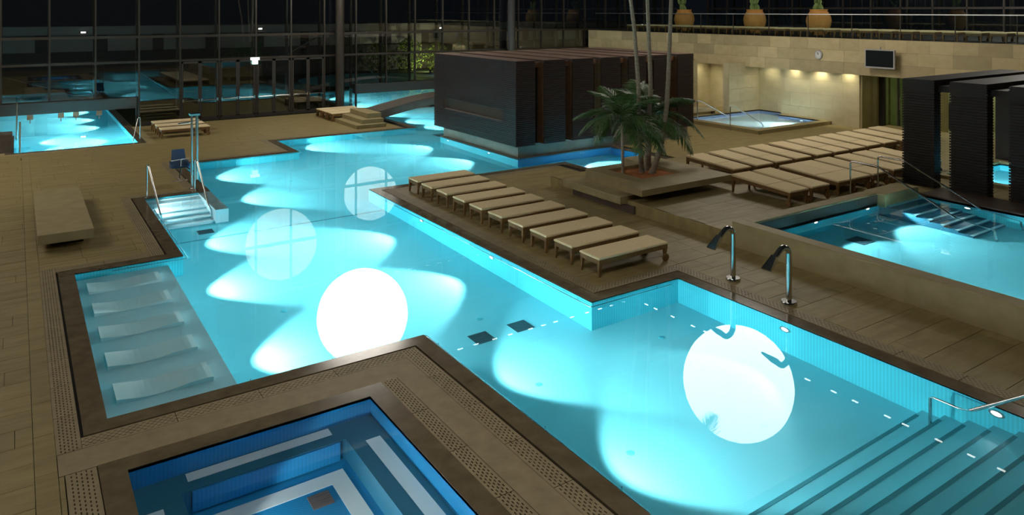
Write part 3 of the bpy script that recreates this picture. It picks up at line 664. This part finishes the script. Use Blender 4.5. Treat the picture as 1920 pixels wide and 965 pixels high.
# ------------------------------------------------------------------ steps and bridge
ss = empty('stone_steps', (14.2, 34.8, 0), label='three stepped stone blocks leading up to the footbridge', cat='steps'); og = ss.location
MB(og).cham(13.42, 14.92, 33.5, 36.4, 0, .18, .006).build('step', 'bench_stone', ss); MB(og).cham(13.80, 14.92, 33.8, 36.4, .18, .38, .006).build('step', 'bench_stone', ss); MB(og).cham(14.22, 14.92, 34.1, 36.4, .38, .62, .006).build('step', 'bench_stone', ss)
br = empty('footbridge', (19.5, 35.2, 0), label='dark arched footbridge between the stone steps and the house', cat='bridge'); og = br.location
x0, x1 = 14.93, 24.2; nseg = 32
def bz(t): return .60 + .62 * math.sin(math.pi * t)
m = MB(og)
for k in range(nseg):
    t0, t1 = k / nseg, (k + 1) / nseg; a, c = x0 + (x1 - x0) * t0, x0 + (x1 - x0) * t1
    m.hexa([(a, 34.4, bz(t0) - .36), (c, 34.4, bz(t1) - .36), (c, 36.05, bz(t1) - .36), (a, 36.05, bz(t0) - .36)], [(a, 34.4, bz(t0)), (c, 34.4, bz(t1)), (c, 36.05, bz(t1)), (a, 36.05, bz(t0))])
m.build('arch', 'bridge_wood', br)
npl = 60
for k in range(npl):
    t0, t1 = (k + .04) / npl, (k + .96) / npl; a, c = x0 + (x1 - x0) * t0, x0 + (x1 - x0) * t1
    MB(og).hexa([(a, 34.42, bz(t0)), (c, 34.42, bz(t1)), (c, 36.03, bz(t1)), (a, 36.03, bz(t0))], [(a, 34.42, bz(t0) + .03), (c, 34.42, bz(t1) + .03), (c, 36.03, bz(t1) + .03), (a, 36.03, bz(t0) + .03)]).build('plank', 'bridge_wood', br)
# ------------------------------------------------------------------ dark slatted house
hs_ = empty('slatted_house', (20.3, 26.5, 0), label='dark brown slatted pavilion on a stone plinth in the pool', cat='building'); og = hs_.location
Z0, Z1 = .5, 3.70; Y0, Y1 = 23.26, 29.76
def slats(x0, x1, y0, y1, z0, z1, face, mat, pitch=.072, d=.032):
    m = MB(og); z = z0
    while z < z1 - .01:
        zz = min(z + pitch * .6, z1)
        if face == '-y': m.box(x0, x1, y0 - d, y0, z, zz)
        if face == '-x': m.box(x0 - d, x0, y0 - d, y1 + d, z, zz)
        if face == '+y': m.box(x0, x1, y1, y1 + d, z, zz)
        z += pitch
    return m
MB(og).box(15.95, 25.1, 23.65, 29.6, 0.0, Z0).box(15.8, 25.2, 23.45, 29.65, -.12, 0.02).build('plinth', 'grey_stone', hs_)
BX = [(15.60, 16.46), (16.89, 17.91), (18.26, 19.32), (19.73, 20.76), (21.2, 22.2), (22.63, 23.5), (24.05, 25.05)]
wy0, wy1, wz0, wz1 = 24.17, 28.89, 1.35, 1.80
for i, (a, c) in enumerate(BX):
    bk = MB(og)
    if i == 0:
        bk.box(a, c, Y0, wy0, Z0, Z1).box(a, c, wy1, Y1, Z0, Z1).box(a, c, wy0, wy1, Z0, wz0).box(a, c, wy0, wy1, wz1, Z1)
    else: bk.box(a, c, Y0, Y1, Z0, Z1)
    bo = bk.build('wall_block', 'dark_cladding', hs_)
    slats(a, c, Y0, Y1, Z0, Z1, '-y', None).build('slat_cladding', 'dark_cladding', bo, kind='stuff')
    if i == 0:
        m = slats(a, c, Y0, wy0, Z0, Z1, '-x', None)
        for q in (slats(a, c, wy1, Y1, Z0, Z1, '-x', None), slats(a, c, wy0, wy1, Z0, wz0, '-x', None), slats(a, c, wy0, wy1, wz1, Z1, '-x', None)): m.add([v + og for v in q.v], q.f)
        m.build('slat_cladding', 'dark_cladding', bo, kind='stuff')
        w = MB(og).box(a + .12, a + .14, wy0, wy1, wz0, wz1).build('slit_window', 'slit_glass', hs_)
        MB(og).box(a, a + .12, wy0, wy1, wz0 - .0, wz0 + .025).box(a, a + .12, wy0, wy0 + .025, wz0, wz1).box(a, a + .12, wy1 - .025, wy1, wz0, wz1).build('window_frame', 'roof_wood', w)
    MB(og).box(a - .01, c + .01, Y0 - .02, Y1 + .02, Z1, Z1 + .012).build('roof_cap', 'roof_wood', hs_)
for (a, b2) in zip(BX[:-1], BX[1:]):
    x0, x1 = a[1], b2[0]
    MB(og).box(x0, x1, Y0 + .42, Y0 + .44, Z0 + .02, 3.42).build('glass_strip', 'dark_glass', hs_)
    MB(og).box(x0, x1, Y0 + .20, Y0 + .5, 3.42, 3.62).box(x0, x1, Y0 + .5, Y1 - .2, 3.0, 3.15).build('lintel', 'rust_wood', hs_)
    MB(og).box(x1 - .015, x1 - .001, Y0 + .03, Y0 + .42, Z0, 3.6).build('reveal', 'rust_wood', hs_)
    MB(og).box(x0, x1, Y0 + .3, Y1 - .3, Z0, Z0 + .02).box(x0, x1, Y1 - .4, Y1 - .38, Z0, 3.5).build('infill', 'dark_glass', hs_)
# ------------------------------------------------------------------ dark hut on the right
hut = empty('slatted_hut', (25.8, 9.5, UP), label='dark slatted portal hut at the right edge behind the raised pool', cat='building'); og = hut.location
for k, (ya, yb) in enumerate(((11.62, 12.52), (10.17, 11.13), (8.62, 9.56), (7.1, 8.05), (5.6, 6.5))):
    for lx in (22.72, 28.6):
        lg = MB(og).box(lx, lx + .36, ya, yb, UP, 3.5).build('portal_leg', 'hut_cladding', hut)
        if lx < 25:
            m = slats(lx, lx + .36, ya, yb, UP, 3.5, '-x', None, .08, .035); q = slats(lx, lx + .36, ya, yb, UP, 3.5, '-y', None, .08, .02); m.add([v + og for v in q.v], q.f)
            m.build('slat_cladding', 'hut_cladding', lg, kind='stuff')
    MB(og).box(22.69, 29.0, ya - .01, yb + .01, 3.16, 3.53).build('roof_slab', 'hut_cladding', hut)
for ya, yb in ((11.13, 11.62), (9.56, 10.17), (8.05, 8.62), (6.5, 7.1)):
    MB(og).box(22.95, 28.9, ya, yb, 3.18, 3.36).build('roof_infill', 'hut_cladding', hut)
hp = empty('hut_whirlpool', (26.4, 10.8, UP), label='small lit whirlpool under the dark hut at the right', cat='pool')
og = hp.location; hpz = empty; 
fl, wl = basin(HUTP, -.55, UP + .02, None, 'pool_tile', 'pool_wall_tile')
for o in (fl, wl): o.parent = hp; o.location = (-og.x, -og.y, -og.z)
o = surface(HUTP, UP - .05, hp); o.location = -og
o = rects_mesh(union_minus(grow(HUTP, .3), HUTP), UP - .02, UP + .10, 'rim', 'bench_stone', hp); o.location = -og
for y, a in ((10.8, 0),): 
    pool_lamp(hp, 24.62 - og.x, 10.8 - og.y, -.1 - og.z, 0, POOL_W * .7)

# ------------------------------------------------------------------ glass wall at the back
GY = 40.5
wb = empty('wall_back', (14, GY, 0), kind='structure'); og = wb.location
XS = [-0.55 + 1.86 * k for k in range(-6, 24)]
XS = [x for x in XS if x < 43]
mul = MB((0, 0, 0)).box(-.035, .035, -.02, .14, 0, 12.9).mesh('mullion', 'mullion'); mulh = MB((0, 0, 0)).box(-.035, .035, -.02, .14, .9, 12.9).mesh('mullion', 'mullion'); mulo = MB().box(-.05, .05, .75, .95, .9, 12.9).mesh('outer_mullion', 'mullion'); mul2 = MB().box(-.05, .05, .75, .95, 0, 12.9).mesh('outer_mullion', 'mullion')
for x in XS:
    wet = x < 4.8 or x > 16.2
    inst('mullion', mulh if wet else mul, wb, (x - og.x, 0, 0))
    if not wet: inst('outer_mullion', mul2, wb, (x - og.x, 0, 0))
    else: inst('outer_mullion', mulo, wb, (x - og.x, 0, 0))
X0, X1 = XS[0], XS[-1]
for z, h in ((3.1, .10), (4.32, .12), (6.9, .12), (9.5, .12), (12.4, .3)):
    MB(og).box(X0, X1, GY - .03, GY + .12, z - h / 2, z + h / 2).build('transom', 'mullion', wb)
    MB(og).box(X0, X1, GY + .75, GY + .92, z - h / 2, z + h / 2).build('outer_transom', 'mullion', wb)
# beams over the two water openings, curbs and doors elsewhere
for a, c in ((X0, 4.89), (16.1, 33.0)): MB(og).box(a, c, GY - .15, GY + .5, .88, 1.40).build('beam', 'beam', wb)
MB(og).box(4.89, 16.1, GY - .02, GY + .15, 0.0, .14).build('curb', 'beam', wb)
pz = [(0.14, 3.05), (3.15, 4.26), (4.38, 6.84), (6.96, 9.44), (9.56, 12.3)]
def panes(x0, x1, z0, z1): return MB(og).box(x0 + .04, x1 - .04, GY + .05, GY + .062, z0, z1).build('glass_pane', 'wall_glass', wb)
for a, c in zip(XS[:-1], XS[1:]):
    mid = (a + c) / 2
    for k, (z0, z1) in enumerate(pz):
        if k == 0:
            if mid < 4.89 or mid > 16.1: panes(a, c, 1.42, z1)
            elif 8.5 < mid < 14.3 or 6.8 < mid < 8.5: continue
            else: panes(a, c, z0, z1)
        elif z0 < 7 or True: panes(a, c, z0, z1)
# double doors
DX = [6.9, 8.56, 10.42, 12.28, 14.2]
dr = 0
for a, c in zip(XS[:-1], XS[1:]):
    mid = (a + c) / 2
    if not 6.8 < mid < 14.3: continue
    dr += 1
    d = empty(f'door_{dr}', ((a + c) / 2, GY, 0), kind='structure'); do = d.location
    for s in (0, 1):
        x0 = a + .05 + s * (c - a - .1) / 2; x1 = x0 + (c - a - .1) / 2
        lf = MB(do).box(x0, x0 + .09, GY - .01, GY + .05, .02, 3.03).box(x1 - .09, x1, GY - .01, GY + .05, .02, 3.03).box(x0, x1, GY - .01, GY + .05, .02, .2).box(x0, x1, GY - .01, GY + .05, 2.93, 3.03).build('door_leaf', 'beam', d)
        MB(do).box(x0 + .09, x1 - .09, GY + .02, GY + .03, .2, 2.93).build('pane', 'wall_glass', lf)
        MB(do).tube([(x0 + .06, GY - .07, 1.06), (x1 - .06, GY - .07, 1.06)], .02, 8).box(x0 + .03, x0 + .10, GY - .1, GY, 1.0, 1.14).box(x1 - .10, x1 - .03, GY - .1, GY, 1.0, 1.14).build('push_bar', 'steel', lf)
# diagonal bracing and inner columns
MB(og).tube([(-1.5, GY + .5, 3.0), (3.2, GY + .5, 1.3)], .03, 8).tube([(16.2, GY + .5, 3.1), (17.9, GY + .5, 1.5)], .025, 8).tube([(6.7, GY + .5, 1.3), (4.4, GY + .5, 3.1)], .03, 8).tube([(14.2, GY + .5, 4.2), (12.4, GY + .5, 3.2)], .025, 8).build('brace', 'mullion', wb)
for x in (15.05, -7.5, 26.5): MB(og).lathe([(.24, -.0), (.24, 12.9)], (x, GY - .45, 0), 20).build('column', 'facade_dark' if x != 15.05 else 'mullion', wb, smooth=True)
# small weights hanging below the beam of the outlet
for x in (.55, 1.75, 2.35, 3.3): MB((x, GY - .2, .8)).box(x - .12, x + .12, GY - .22, GY - .17, .66, .88).box(x - .02, x + .02, GY - .2, GY - .19, .5, .66).build('curtain_weight', 'rust_wood', label=f'brown curtain weight under the glass wall beam, {ORD[[.55, 1.75, 2.35, 3.3].index(x)]} from the left', cat='weight', group='curtain weights')
# exit sign
ex = empty('exit_sign', (10.52, GY - .12, 2.8), label='small lit exit sign above the glass doors', cat='sign'); og = ex.location
MB(og).cham(10.3, 10.74, GY - .2, GY - .03, 3.0, 3.14, .01).build('case', 'exit_case', ex); MB(og).box(10.37, 10.67, GY - .14, GY - .1, 2.78, 3.0).build('panel', 'exit_panel', ex)
# ------------------------------------------------------------------ ceiling, other walls
MB().box(-12, 46, -6, 41.5, 13.0, 13.3).build('ceiling', 'ceiling_dark', kind='structure')
cl = bpy.data.objects['ceiling']
for k in range(9):
    MB().box(-12, 46, -4 + k * 5.5, -3.7 + k * 5.5, 12.2, 13.0).build('ceiling_beam', 'beam', cl)
MB().box(-12.2, -12, -6, 41.5, -.2, 13).build('wall_left', 'wall_dark', kind='structure'); MB().box(-12, 46, -6.2, -6, -.2, 13).build('wall_front', 'wall_dark', kind='structure')
# ceiling light strips (seen as dashed lines mirrored in the water)
sme = MB().box(-.14, .14, -.04, .04, -.03, .0).mesh('tube', 'led')
hous = MB().box(-.2, .2, -.07, .07, 0, .06).mesh('housing', 'beam')
def led(x, y, rz, label):
    o = empty('ceiling_light', (x, y, 12.14), rz, label=label, cat='light', group='small ceiling lights'); inst('housing', hous, o); inst('tube', sme, o)
k = 0
for i in range(13): led(18.6 + i * 1.05 + random.uniform(-.3, .3), 34.3, 0, f'{ORD[i]} small tube light from the left in the ceiling line along the glass wall')
for i in range(17): led(31.8, 33.5 - i * 1.25 + random.uniform(-.25, .25), math.pi / 2, f'{ORD[i]} small tube light from the back in the ceiling line over the terrace edge')
# ------------------------------------------------------------------ hanging globe lamps (a pair mirrored in the water, the others added for light)
def globe(x, y, z, r, label):
    o = empty('globe_lamp', (x, y, z), label=label, cat='lamp', group='hanging globe lamps')
    n = 20; MB().lathe([(max(.001, r * math.sin(math.pi * i / n)), -r * math.cos(math.pi * i / n)) for i in range(n + 1)], n=40).build('globe', 'globe', o, smooth=True)
    MB().tube([(0, 0, r), (0, 0, 12.99 - z)], .03, 8).lathe([(.15, r - .05), (.12, r + .12), (.03, r + .16)], n=16).build('cable', 'steel', o)
globe(13.9, 33.95, 9.0, 2.15, 'white globe lamp hanging over the far deck, mirrored in the middle of the pool')
globe(25.3, 21.0, 9.98, 2.24, 'white globe lamp hanging over the raised deck, mirrored at the lower right of the pool')
globe(-8.5, 27.0, 9.6, 2.15, 'white globe lamp added out of view over the left deck for light')  # from here on unseen globes, added to brighten the deck
globe(4.0, 6.5, 10.4, 2.0, 'white globe lamp added out of view over the near end of the pool for light')
globe(40.0, 14.0, 10.2, 2.15, 'white globe lamp added out of view over the right end of the terrace for light')
globe(-6.5, 34.0, 9.4, 2.15, 'white globe lamp added out of view over the far left corner of the hall for light')
# ------------------------------------------------------------------ stone side wall with terrace
wr = empty('wall_right', (33.5, 25, 0), kind='structure'); og = wr.location
FX = 33.0; ZS, ZT = 2.58, 4.27
MB(og).box(FX + .05, 36.0, 2.0, GY - .2, ZS + .26, ZT).box(FX + .05, FX + .15, 2.0, GY - .2, ZS, ZS + .26).build('terrace_slab', 'wall_dark', wr)
ch = (ZT - ZS) / 3
for r in range(3):
    y = 2.0 - random.random()
    while y < GY - .25:
        L = random.choice((1.0, 1.25, 1.5, 1.75)); a, c = max(y, 2.0), min(y + L, GY - .25)
        if c > a + .05: MB(og).box(FX + random.uniform(0, .006), FX + .06, a + .003, c - .003, ZS + r * ch + .003, ZS + (r + 1) * ch - .003).build('stone_block', 'limestone', wr)
        y += L
MB(og).box(FX + .07, 36, 2.0, GY - .25, ZS + .22, ZS + .26).build('soffit', 'lime_plain', wr)
# lower wall: lit bay between the spa and the door, spa niche, door bay
def blocks(x, y0, y1, z0, z1, face, rows, name='stone_block'):
    hh = (z1 - z0) / rows
    for r in range(rows):
        if face == 'x':
            y = y0 - random.random()
            while y < y1:
                L = random.choice((1.2, 1.5, 1.8)); a, c = max(y, y0), min(y + L, y1)
                if c > a + .04: MB(og).box(x, x + .05, a + .002, c - .002, z0 + r * hh + .002, z0 + (r + 1) * hh - .002).build(name, 'lime_plain', wr)
                y += L
        else:
            t = y0 - random.random()
            while t < y1:
                L = random.choice((1.2, 1.5, 1.8)); a, c = max(t, y0), min(t + L, y1)
                if c > a + .04: MB(og).box(a + .002, c - .002, x, x + .05, z0 + r * hh + .002, z0 + (r + 1) * hh - .002).build(name, 'lime_plain', wr)
                t += L
blocks(33.5, 20.6, 25.0, 0, ZS + .22, 'x', 4)
blocks(34.2, 25.0, 26.9, 0, ZS + .22, 'x', 4)
MB(og).box(33.55, 34.2, 24.98, 25.0, 0, ZS + .22).box(33.55, 36, 20.6, 24.98, 0, ZS + .22).box(34.25, 36, 25.0, 27.2, 0, ZS + .22).build('core', 'lime_plain', wr)
blocks(26.9, 31.7, 34.2, 0, ZS + .22, 'y', 4); MB(og).box(31.7, 34.2, 26.96, 27.3, 0, ZS + .22).build('pier', 'lime_plain', wr)
MB(og).box(31.0, 36, 30.5, 30.7, 0, ZS + .22).box(31.6, 31.9, 29.3, 29.6, 0, ZS + .22).box(34.3, 34.5, 27.3, 30.5, 0, ZS + .22).box(31.2, 31.5, 31.6, 32.2, 0, ZS + .22).box(33.2, 36, 30.7, 40.2, 0, ZS + .22).build('niche_wall', 'lime_plain', wr)
# door bay
MB(og).box(33.55, 35.0, 20.5, 20.6, 0, ZS + .22).build('reveal', 'bench_stone', wr)
MB(og).box(33.4, 35.3, 17.4, 18.3, 0, ZS + .22).box(33.4, 36, 2.0, 14.6, 0, ZS + .22).build('return_wall', 'lime_plain', wr)
dg = empty('door_20', (35.0, 19.3, 0), kind='structure'); do = dg.location
MB(do).box(34.96, 35.06, 18.3, 18.4, 0, 2.55).box(34.96, 35.06, 20.2, 20.5, 0, 2.55).box(34.96, 35.06, 18.3, 20.5, 2.45, 2.55).box(34.96, 35.06, 19.5, 19.58, 0, 2.5).build('door_frame', 'beam', dg)
MB(do).box(35.0, 35.015, 18.4, 20.2, .03, 2.45).build('door_glass', 'door_glass', dg)
MB(do).tube([(34.88, 19.42, .9), (34.88, 19.42, 1.5)], .02, 8).build('handle', 'steel', dg)
MB(og).box(38.0, 38.1, 14.6, 20.5, 0, 2.6).box(35.0, 38, 14.5, 14.6, 0, 2.6).box(36, 38, 20.5, 20.6, 0, 2.6).box(36, 38.1, 14.6, 20.6, 2.6, 2.7).box(33.6, 38, 14.6, 20.6, -.1, -.01).build('corridor', 'door_green', wr)
MB(og).box(36.8, 37.9, 17.2, 18.6, 0, 1.1).build('corridor_counter', 'wall_dark', wr)
cm = bpy.data.lights.new('corridor_lamp', 'POINT'); cm.energy = 40; cm.color = (.92, 1, .68); cm.shadow_soft_size = .25; co = bpy.data.objects.new('corridor_lamp', cm); C.objects.link(co); co.location = (36.5, 17.4, 2.3)
# downlights in the soffit
dl_me = MB().lathe([(.001, -.006), (.05, -.005)], n=14, cap=False).mesh('lens', 'downlight_lens'); dr_me = MB().lathe([(.05, -.008), (.07, -.008), (.07, .0)], n=16, cap=False).mesh('trim_ring', 'satin_steel')
DL = [(33.18, 24.1, 48), (33.18, 22.6, 66), (33.18, 21.1, 52), (33.7, 26.0, 45), (33.25, 28.4, 75), (33.2, 29.9, 55), (34.2, 19.3, 12), (33.25, 16.6, 30), (33.25, 13, 40), (33.0, 32.5, 45)]
for i, (x, y, wt) in enumerate(DL):
    o = empty('downlight', (x, y, ZS + .22), label=f'{ORD[i]} recessed ceiling spot under the terrace edge', cat='light', group='downlights under the terrace'); inst('trim_ring', dr_me, o); inst('lens', dl_me, o)
    spot('downlight_beam', (0, 0, -.03), (.10, 0, -1), wt, 150, 1.0, (1, .93, .66), .04, o)
# spa basin
sp = empty('spa_basin', (0, 0, 0), label='small lit spa basin with violet tiles in the stone niche', cat='pool')
basin(SPA, -.8, .16, sp, 'pale_tile', 'violet_tile'); surface(SPA, .06, sp)
m = MB()
for r in union_minus([(28.0, 33.5, 22.05, 25.0), (28.0, 34.2, 25.0, 26.9)], SPA): m.box(r[0], r[1], r[2], r[3], .11, .17)
m.box(28.0, 28.02, 22.05, 26.9, -.02, .11).box(28.0, 33.4, 22.05, 22.07, -.02, .11)
m.build('rim', 'bench_stone', sp)
for i in range(3): MB().box(28.45, 28.85 + .35 * i, 23.2, 26.87, -.1 - .2 * i - .1, -.05 - .2 * i).build('stair', 'white_tile', sp)
pool_lamp(sp, 33.28, 23.6, -.25, 180, POOL_W * .5); pool_lamp(sp, 31.5, 22.52, -.25, 90, POOL_W * .5)
# things in the niche
MB((31.9, 28.3, 0)).lathe([(.02, 0), (.2, .02), (.24, .16), (.18, .30), (.05, .34)], (31.9, 28.3, 0), 16).build('dark_bag', 'bag', label='dark bag left on the floor of the stone niche', cat='bag')
tw = empty('shower_column', (31.1, 29.0, 0), label='slim shower column against the niche wall', cat='shower'); MB(tw.location).tube([(31.1, 29.0, 0), (31.1, 29.0, 2.2), (30.9, 29.0, 2.3)], .035, 8).build('pipe', 'steel', tw); MB(tw.location).lathe([(.09, 2.26), (.09, 2.29)], (30.88, 29, 0), 14).build('shower_head', 'steel', tw)
bn = empty('niche_bench', (31.2, 27.9, 0), label='pale stone bench slab in the niche behind the spa basin', cat='bench'); MB(bn.location).cham(29.6, 31.5, 27.6, 28.1, .2, .42, .01).build('slab', 'lime_plain', bn); MB(bn.location).box(29.9, 31.2, 27.7, 28.0, 0, .2).build('foot', 'lime_plain', bn)
# clock and television
ck = empty('wall_clock', (FX, 22.42, 3.43), label='round grey wall clock on the stone fascia', cat='clock'); og = ck.location
MB(og).lathe([(.001, -.05), (.17, -.05), (.20, -.06), (.22, -.04), (.22, 0)], og, 28, 'x').build('case', 'silver', ck, smooth=True); MB(og).lathe([(.001, -.064), (.175, -.064), (.175, -.05)], og, 28, 'x', cap=False).build('face', 'clock_face', ck)
MB(og).box(FX - .07, FX - .066, 22.41, 22.43, 3.43, 3.55).build('hand', 'black', ck); MB(og).hexa([(FX - .072, 22.41, 3.43), (FX - .068, 22.41, 3.43), (FX - .068, 22.43, 3.43), (FX - .072, 22.43, 3.43)], [(FX - .072, 22.47, 3.56), (FX - .068, 22.47, 3.56), (FX - .068, 22.49, 3.56), (FX - .072, 22.49, 3.56)]).build('hand', 'black', ck)
for k in range(12):
    a = k * math.pi / 6; MB(og).box(FX - .068, FX - .064, 22.42 + .14 * math.sin(a) - .008, 22.42 + .14 * math.sin(a) + .008, 3.43 + .14 * math.cos(a) - .012, 3.43 + .14 * math.cos(a) + .012).build('mark', 'black', ck)
tv = empty('television', (FX - .2, 19.1, 3.4), label='dark flat screen television mounted on the stone fascia', cat='television'); og = tv.location
ty0, ty1, tz0, tz1 = 18.42, 19.82, 2.98, 3.84; tx = FX - .35
MB(og).cham(tx, tx + .1, ty0, ty1, tz0, tz1, .01).build('case', 'silver', tv); MB(og).box(tx - .006, tx, ty0 + .05, ty1 - .05, tz0 + .07, tz1 - .05).build('screen', 'screen', tv)
MB(og).box(tx + .1, FX, 19.0, 19.2, 3.3, 3.5).tube([(tx + .06, 19.1, tz1), (tx + .06, 19.1, tz1 + .12)], .03, 8).build('bracket', 'silver', tv)
# terrace: floor, railing, loungers, pots, back glazing
TZ = ZT
MB().box(33.1, 46, 2.0, GY - .1, TZ - .1, TZ + .005).build('floor_terrace', 'wall_dark', kind='structure')
ra = empty('glass_railing', (33.12, 26, TZ), label='glass railing with slim steel top rail along the terrace edge', cat='railing'); og = ra.location
y = 9.0
while y < 39.5:
    y1 = min(y + 2.35, 39.6); MB(og).box(33.10, 33.115, y + .01, y1 - .01, TZ + .02, 5.40).build('glass_panel', 'rail_glass', ra); MB(og).box(33.09, 33.13, y - .012, y + .012, TZ, 5.40).build('post', 'mullion', ra); y += 2.35
MB(og).box(33.085, 33.13, 9.0, 39.6, 5.40, 5.44).build('top_rail', 'satin_steel', ra)
yt = 12.2
for i in range(26):
    y = 12.3 + i * .955
    if y > 36.4: break
    place(PA, usedA, (33.45, y, TZ + .005), 0, f'{ORD[i]} teak sun lounger from the right behind the terrace railing', 'loungers on the terrace')
def pad(m, c, u, v, rx, rz, t):
    """flat oval cactus pad"""
    c = Vector(c); u = Vector(u).normalized(); v = Vector(v).normalized(); n = u.cross(v); N = 14; ring = []
    for k in range(N):
        a = 2 * math.pi * k / N; ring.append(u * math.cos(a) * rx + v * (math.sin(a) * rz))
    vs = [c + p * .75 + n * t for p in ring] + [c + p for p in ring] + [c + p * .75 - n * t for p in ring]
    fs = [tuple(range(N)), tuple(range(3 * N - 1, 2 * N - 1, -1))] + [(k, (k + 1) % N, N + (k + 1) % N, N + k) for k in range(N)] + [(N + k, N + (k + 1) % N, 2 * N + (k + 1) % N, 2 * N + k) for k in range(N)]
    m.add(vs, fs)
for i, (px, lb) in enumerate(((1283, 'leftmost'), (1415, 'middle'), (1535, 'rightmost'))):
    w = (1.0); X = 36.6; d = (px - CX) / F; dx = math.sin(TH) + math.cos(TH) * d; dy = math.cos(TH) - math.sin(TH) * d; y = X * dy / dx
    o = empty('potted_cactus', (X, y, TZ + .005), label=f'{lb} of the three terracotta urns with cactus on the terrace', cat='potted plant', group='urns on the terrace')
    MB().lathe([(.32, 0), (.45, .15), (.60, .45), (.66, .75), (.62, 1.0), (.50, 1.22), (.44, 1.30), (.47, 1.36), (.47, 1.40), (.40, 1.40), (.36, 1.30), (.01, 1.28)], n=32).build('urn', 'terracotta', o, smooth=True)
    m = MB()
    for q in range(6):
        a = random.uniform(0, 6.28); up = Vector((random.uniform(-.4, .4), random.uniform(-.5, .5), 1)); c = Vector((math.cos(a) * .14, math.sin(a) * .18, 1.52)) 
        pad(m, c, (math.cos(a), math.sin(a), 0), up, .13, .24, .03); c2 = c + up.normalized() * .40 + Vector((0, random.uniform(-.1, .1), 0)); pad(m, c2, (math.cos(a + .7), math.sin(a + .7), 0), up, .11, .2, .025)
    m.build('cactus', 'cactus', o)
ts = empty('wall_terrace', (44, 22, TZ), kind='structure'); og = ts.location
tm = MB().box(-.05, .1, -.04, .04, 0, 8.6).mesh('mullion', 'mullion'); to = MB().box(.7, .9, -.05, .05, 0, 8.6).mesh('outer_mullion', 'mullion')
ys = [2.0 + 1.87 * k for k in range(21)]
for y in ys: inst('mullion', tm, ts, (0, y - og.y, 0)); inst('outer_mullion', to, ts, (0, y - og.y, 0))
for z in (TZ + .1, 5.75, 7.4, 9.5, 12.3): MB(og).box(43.95, 44.1, 2.0, ys[-1], z - .06, z + .06).build('transom', 'mullion', ts)
for a, c in zip(ys[:-1], ys[1:]):
    for z0, z1 in ((TZ + .17, 5.68), (5.82, 7.33), (7.47, 9.4), (9.6, 12.2)): MB(og).box(44.0, 44.012, a + .04, c - .04, z0, z1).build('glass_pane', 'wall_glass', ts)
# ------------------------------------------------------------------ outdoors behind the glass
rects_mesh(union_minus([(-60, 90, 41.3, 140)], grow(OUTL, .3) + grow(OUTR, .3) + [(20.4, 28.6, 53.4, 61.6)]), -.4, -.03, 'floor_garden', 'lawn', kind='structure')
gd = bpy.data.objects['floor_garden']

gb = empty('garden_building', (4, 66, 0), label='long low grey building in the dark behind the glass wall', cat='building'); og = gb.location
MB(og).box(-40, 60, 66, 72, 0, 2.4).build('wall', 'facade_dark', gb); MB(og).box(-40, 60, 65.6, 72, 3.75, 4.4).build('roof_edge', 'facade_grey', gb); MB(og).box(-40, 60, 66.3, 72, 2.4, 3.75).build('upper_wall', 'facade_dark', gb)
for k in range(22):
    x = -30 + k * 4.0
    MB(og).box(x, x + 3.2, 66.2, 66.3, 2.45, 3.7).build('panel', 'facade_grey', gb)
flat('garden_lamp_glass', (1, 1, 1), .4, emit=(1, .97, .9), es=8)
for i, (x, z) in enumerate(((4.3, 3.95), (17.5, 4.05), (35.0, 3.9))):
    o = empty('outdoor_lamp', (x, 65.5, z), label=f'tiny white lamp on the dark building outside, {ORD[i]} from the left', cat='lamp', group='lamps on the outdoor building'); MB().box(-.16, .16, -.04, .0, -.05, .05).build('glass', 'garden_lamp_glass', o); MB().box(-.25, .25, 0, .1, -.07, .07).build('housing', 'beam', o)
# lit shrubs beyond the round pool
def shrub(x, y, r, h, label):
    o = empty('garden_shrub', (x, y, -.03), label=label, cat='shrub', group='shrubs outside'); m = MB()
    for k in range(700):
        a = random.uniform(0, 6.283); u = random.random() ** .5; z = random.uniform(.05, 1) * h; rr = r * u * (math.sin(math.pi * (.12 + .85 * z / h)) ** .6)
        p = Vector((rr * math.cos(a), rr * math.sin(a), z)); d = Vector((random.uniform(-1, 1), random.uniform(-1, 1), random.uniform(-.6, 1))).normalized(); e = d.cross(Vector((.3, .2, 1))).normalized() * .06
        m.add([p - e * .3, p + e * .3, p + d * .12 + e, p + d * .24, p + d * .12 - e], [(0, 1, 2, 3, 4)])
    m.build('foliage', 'shrub_leaf', o); MB().tube([(0, 0, 0), (.05, 0, h * .4), (0, .05, h * .8)], .05, 6).build('stem', 'bark', o)
grain('shrub_leaf', (0.10, 0.17, 0.02), (0.22, 0.30, 0.05), (1, 1, 1), 3, .6)
for i, (x, y, r, h) in enumerate(((27.5, 63.6, 1.3, 2.6), (30.5, 63.2, 1.5, 3.0), (33.6, 63.8, 1.3, 2.5), (36.5, 63.4, 1.5, 2.9))):
    shrub(x, y, r, h, f'{ORD[i]} lit green shrub from the left beyond the round outdoor pool')
ul = empty('garden_uplight', (31.5, 61.0, 0), label='small garden spotlight lighting the shrubs outside', cat='lamp'); MB().lathe([(.08, -.03), (.08, .18), (.1, .2), (.1, .26)], n=14).build('body', 'beam', ul)
spot('garden_beam', (0, .12, .3), (0, 1, .35), 700, 140, .8, (1, 1, .6), .1, ul)
